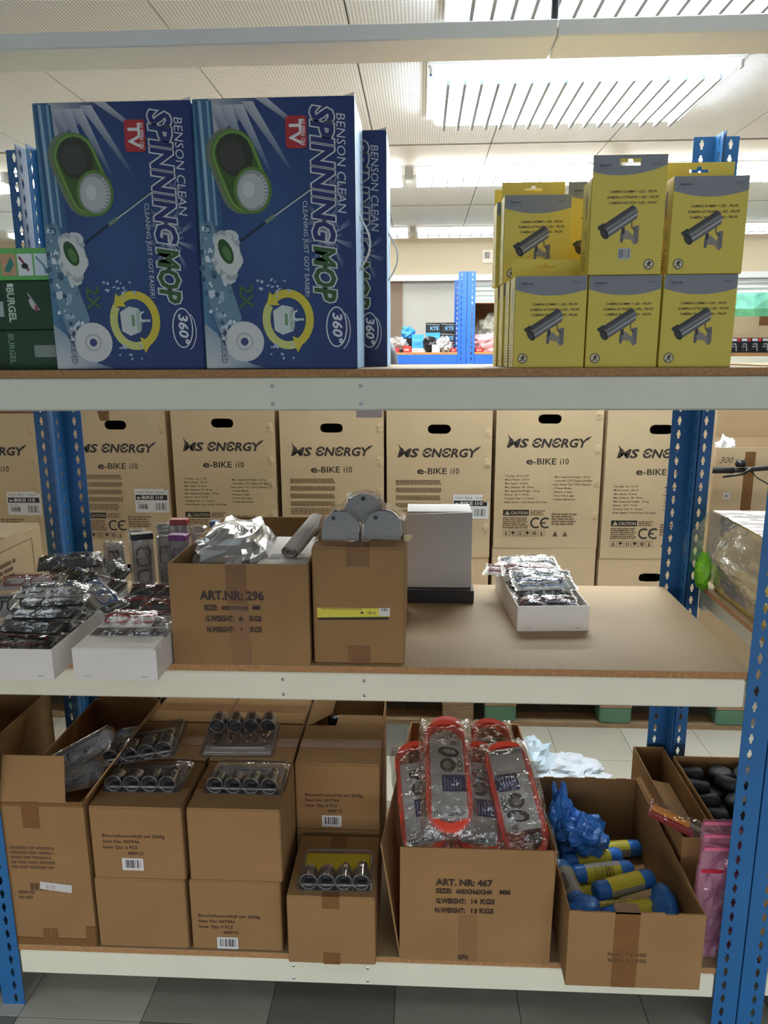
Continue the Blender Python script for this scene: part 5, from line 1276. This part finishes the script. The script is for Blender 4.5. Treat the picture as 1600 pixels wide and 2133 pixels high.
# ---- rack with black boxes at the right, seen over the top shelf
rack('white beamed rack at right carrying small black boxes', 2.44, 4.2, (1.677,), y0=2.6, posts='lr')
ZK = 1.6955
closed_carton('brown carton upright on the far right rack', 2.735, 2.83, ZK, .075, .25, .262, 0, M_card2)
closed_carton('wide brown carton behind the small black boxes', 2.815, 2.80, ZK, .36, .25, .200, 0, M_card2)
for k in range(5):
    t = thing('tool_box', 'small black box with white print, %s of five on the far right rack' % ['leftmost','second','third','fourth','rightmost'][k], 'box', (2.752+.056*k, 2.63, ZK), 0, 'small black boxes on the far right rack')
    MB().rbox(0,0,0,.054,.08,.080,.001).build('body', M_blackp, t); p = Print((0,0,0),(1,0,0),(0,0,1)); p.rect(.004,.062,.034,.076,rgb(205,200,200)); p.rect(.038,.060,.053,.079,rgb(190,50,56)); p.line([(.010,.045),(.030,.048),(.036,.008)],.004,rgb(190,190,192)); p.rect(.008,.03,.024,.036,rgb(150,150,152)); p.done('printed_label', M_ink, t)

# ---- far blue rack
FB = POST.copy(); FB.materials.clear(); FB.materials.append(M_bluefar)
rack('far blue rack with tool boxes seen between mop and camera boxes', -.80, 1.325, (1.690,.9), y0=4.0, pm=FB, bmat=M_bluefar)
rack('far blue rack to the right with the clothes carton', 1.325+2*FW+.004, 5.2, (1.690,.9), y0=4.0, pm=FB, bmat=M_bluefar)
ZF = 1.7085
def kte(label, x, y, z, blue=False, w=.11, h=.072):
    t = thing('tool_carton', label, 'box', (x, y, z), 0, 'tool cartons on the far rack'); MB().rbox(0,0,0,w,.16,h,.001).build('body', M_blackp if not blue else mat('sky blue carton', rgb(64,158,232), .4), t)
    p = Print((0,0,0),(1,0,0),(0,0,1))
    if not blue: p.text('KTE', .035, .018, .026, rgb(110,170,214), bold=.03); p.line([(.004,h-.010),(w-.006,h-.016)],.003,rgb(190,196,200))
    else: p.rect(.004,h*.55,w-.004,h*.62,rgb(120,196,246)); p.rect(.02,h*.2,w-.02,h*.4,rgb(50,130,204))
    p.done('printed_label', M_ink, t); return t
kte('black tool carton on top, left, on the far rack', 1.090, 4.14, ZF+.146); kte('black tool carton on top, right, on the far rack', 1.203, 4.14, ZF+.146)
kte('sky blue tool carton under the left black one', 1.090, 4.14, ZF+.073, True); kte('black tool carton in the middle of the far stack', 1.203, 4.14, ZF+.073)
kte('black tool carton at the bottom left of the far stack', 1.090, 4.14, ZF); kte('black tool carton at the bottom right of the far stack', 1.203, 4.14, ZF)
kte('square sky blue box left of the far stack', .985, 4.06, ZF+.03, True, .088, .10)
t = thing('white_box', 'white box under the square sky blue one', 'box', (.985,4.06,ZF)); MB().rbox(0,0,0,.09,.14,.029,.001).build('body', M_paperwhite, t); pp = Print((0,0,0),(1,0,0),(0,0,1)); pp.para(.01,.006,.05,.014,2,rgb(150,150,150),1); pp.done('printed_label', M_ink, t)
for (x, w_, h_, tx) in ((.80,.09,.03,'red tool pack farthest left on the far rack'),(.92,.062,.045,'red tool pack left of the white box'),(1.275,.045,.030,'red tool pack beside the far blue post'),(1.46,.06,.035,'red tool pack right of the far blue post')):
    t = thing('red_pack', tx, 'pack', (x, 4.03, ZF), 0, 'red packs on the far rack'); MB().rbox(0,0,0,w_,.08,h_,.002).build('body', mat('red pack', rgb(206,54,50), .4), t); p = Print((0,0,0),(1,0,0),(0,0,1)); p.rect(.008,h_*.3,w_*.7,h_*.55,rgb(226,180,176)); p.done('printed_label', M_ink, t)
t = thing('black_bag', 'black crumpled bag in front of the far tool cartons', 'bag', (1.125,4.05,ZF)); crumple(MB(),0,0,.055,.05,.04,.06,3,.4,16,10,2.6).build('bag', M_blackp, t)
t = thing('wrapped_tools', 'heap of tools in clear wrap on the far rack', 'goods', (1.225,4.06,ZF)); crumple(MB(),0,0,.052,.065,.05,.055,8,.5,20,12,3).build('wrap', M_foil, t)
t = thing('white_card', 'white card leaning in front of the far wrapped tools', 'card', (1.135,4.004,ZF)); MB().box(0,0,0,.058,.003,.055).build('card', M_paperwhite, t); pp = Print((0,0,0),(1,0,0),(0,0,1)); pp.para(.008,.012,.04,.03,4,rgb(140,160,190),1); pp.done('printed_label', M_ink, t)
t = thing('blue_bag', 'blue bag standing at the back of the far rack', 'bag', (.95,4.22,ZF)); crumple(MB(),0,0,.14,.05,.04,.05,5,.5,16,10,2.4).build('bag', mat('cyan bag', rgb(60,150,210), .4), t); MB().rbox(-.035,-.03,0,.045,.03,.11,.004).build('stand', M_blackp, t)
t = thing('grey_goods', 'grey wrapped goods left of the sky blue box', 'goods', (.87,4.10,ZF)); crumple(MB(),0,0,.055,.075,.05,.055,15,.5,18,10,2.6).build('wrap', M_filmh, t); MB().rbox(-.05,-.03,0,.05,.04,.05,.004).build('inner_pack', M_darkrub, t)
hc = open_carton('brown carton lying open with clothes on the far rack', 1.455, 4.12, ZF, .42, .36, .36, 0, M_cardin, walls='blr')
MB().box(0,.0,.356,.42,.36,.36).build('top_panel', M_cardin, hc)
t = thing('clothes_heap', 'heap of pink patterned cloth in front of the far carton', 'cloth', (1.56,4.065,ZF)); crumple(MB(),0,0,.065,.12,.05,.065,21,.5,22,12,3).build('pink_cloth', mat('pink cloth', rgb(224,160,166), .9, var=.3, vscale=30), t)
t = thing('clothes_heap', 'heap of grey patterned cloth inside the far carton', 'cloth', (1.60,4.25,ZF+.005)); crumple(MB(),0,0,.13,.12,.09,.12,25,.4,22,12,3).build('grey_cloth', mat('grey cloth', rgb(150,150,138), .9, var=.5, vscale=30), t)
t = thing('barcode_sign', 'small white barcode sign on the bulkhead', 'sign', (1.64, 5.862, 2.55)); MB().box(0,0,0,.10,.006,.12).build('plate', M_paperwhite, t); p = Print((0,0,0),(1,0,0),(0,0,1)); p.barcode(.015,.04,.07,.06,BLACK,6,7); p.done('barcode', M_ink, t)
# ---- trees outside the windows
M_leaf = mat('tree leaves', rgb(96,146,110), .7, var=.3, vscale=6); M_bark = mat('tree bark', rgb(110,96,80), .9)
for k, (x, y) in enumerate(((4.6,11.5),(7.2,12.5),(2.4,12.0),(-2.5,12.0))):
    t = thing('tree', 'leafy tree outside the window, %s' % ['seen beside the camera boxes','farthest right','behind the far blue post','at the left'][k], 'tree', (x, y, -.2), 0, 'trees outside')
    MB().tube([(0,0,0),(.05,0,1.2),(0,.05,2.6)], [.16,.12,.08], 8).build('trunk', M_bark, t, True)
    crumple(MB(),0,0,2.6,1.3,1.2,1.2,30+k,.5,28,18,3).build('crown', M_leaf, t)
gr = MB().box(-14,6.15,-.4,18,40,-.2).build('ground_outside', mat('lawn', rgb(120,150,96), .9, var=.2, vscale=2)); gr['kind'] = 'structure'
gr = MB().box(-14,-30,-.4,18,-3.45,-.15).build('bounce_ground_outside', mat('grey bounce ground', rgb(120,118,112), .9, var=.08, vscale=2)); gr['kind'] = 'structure'  # unseen ground added to bounce daylight in through the front windows
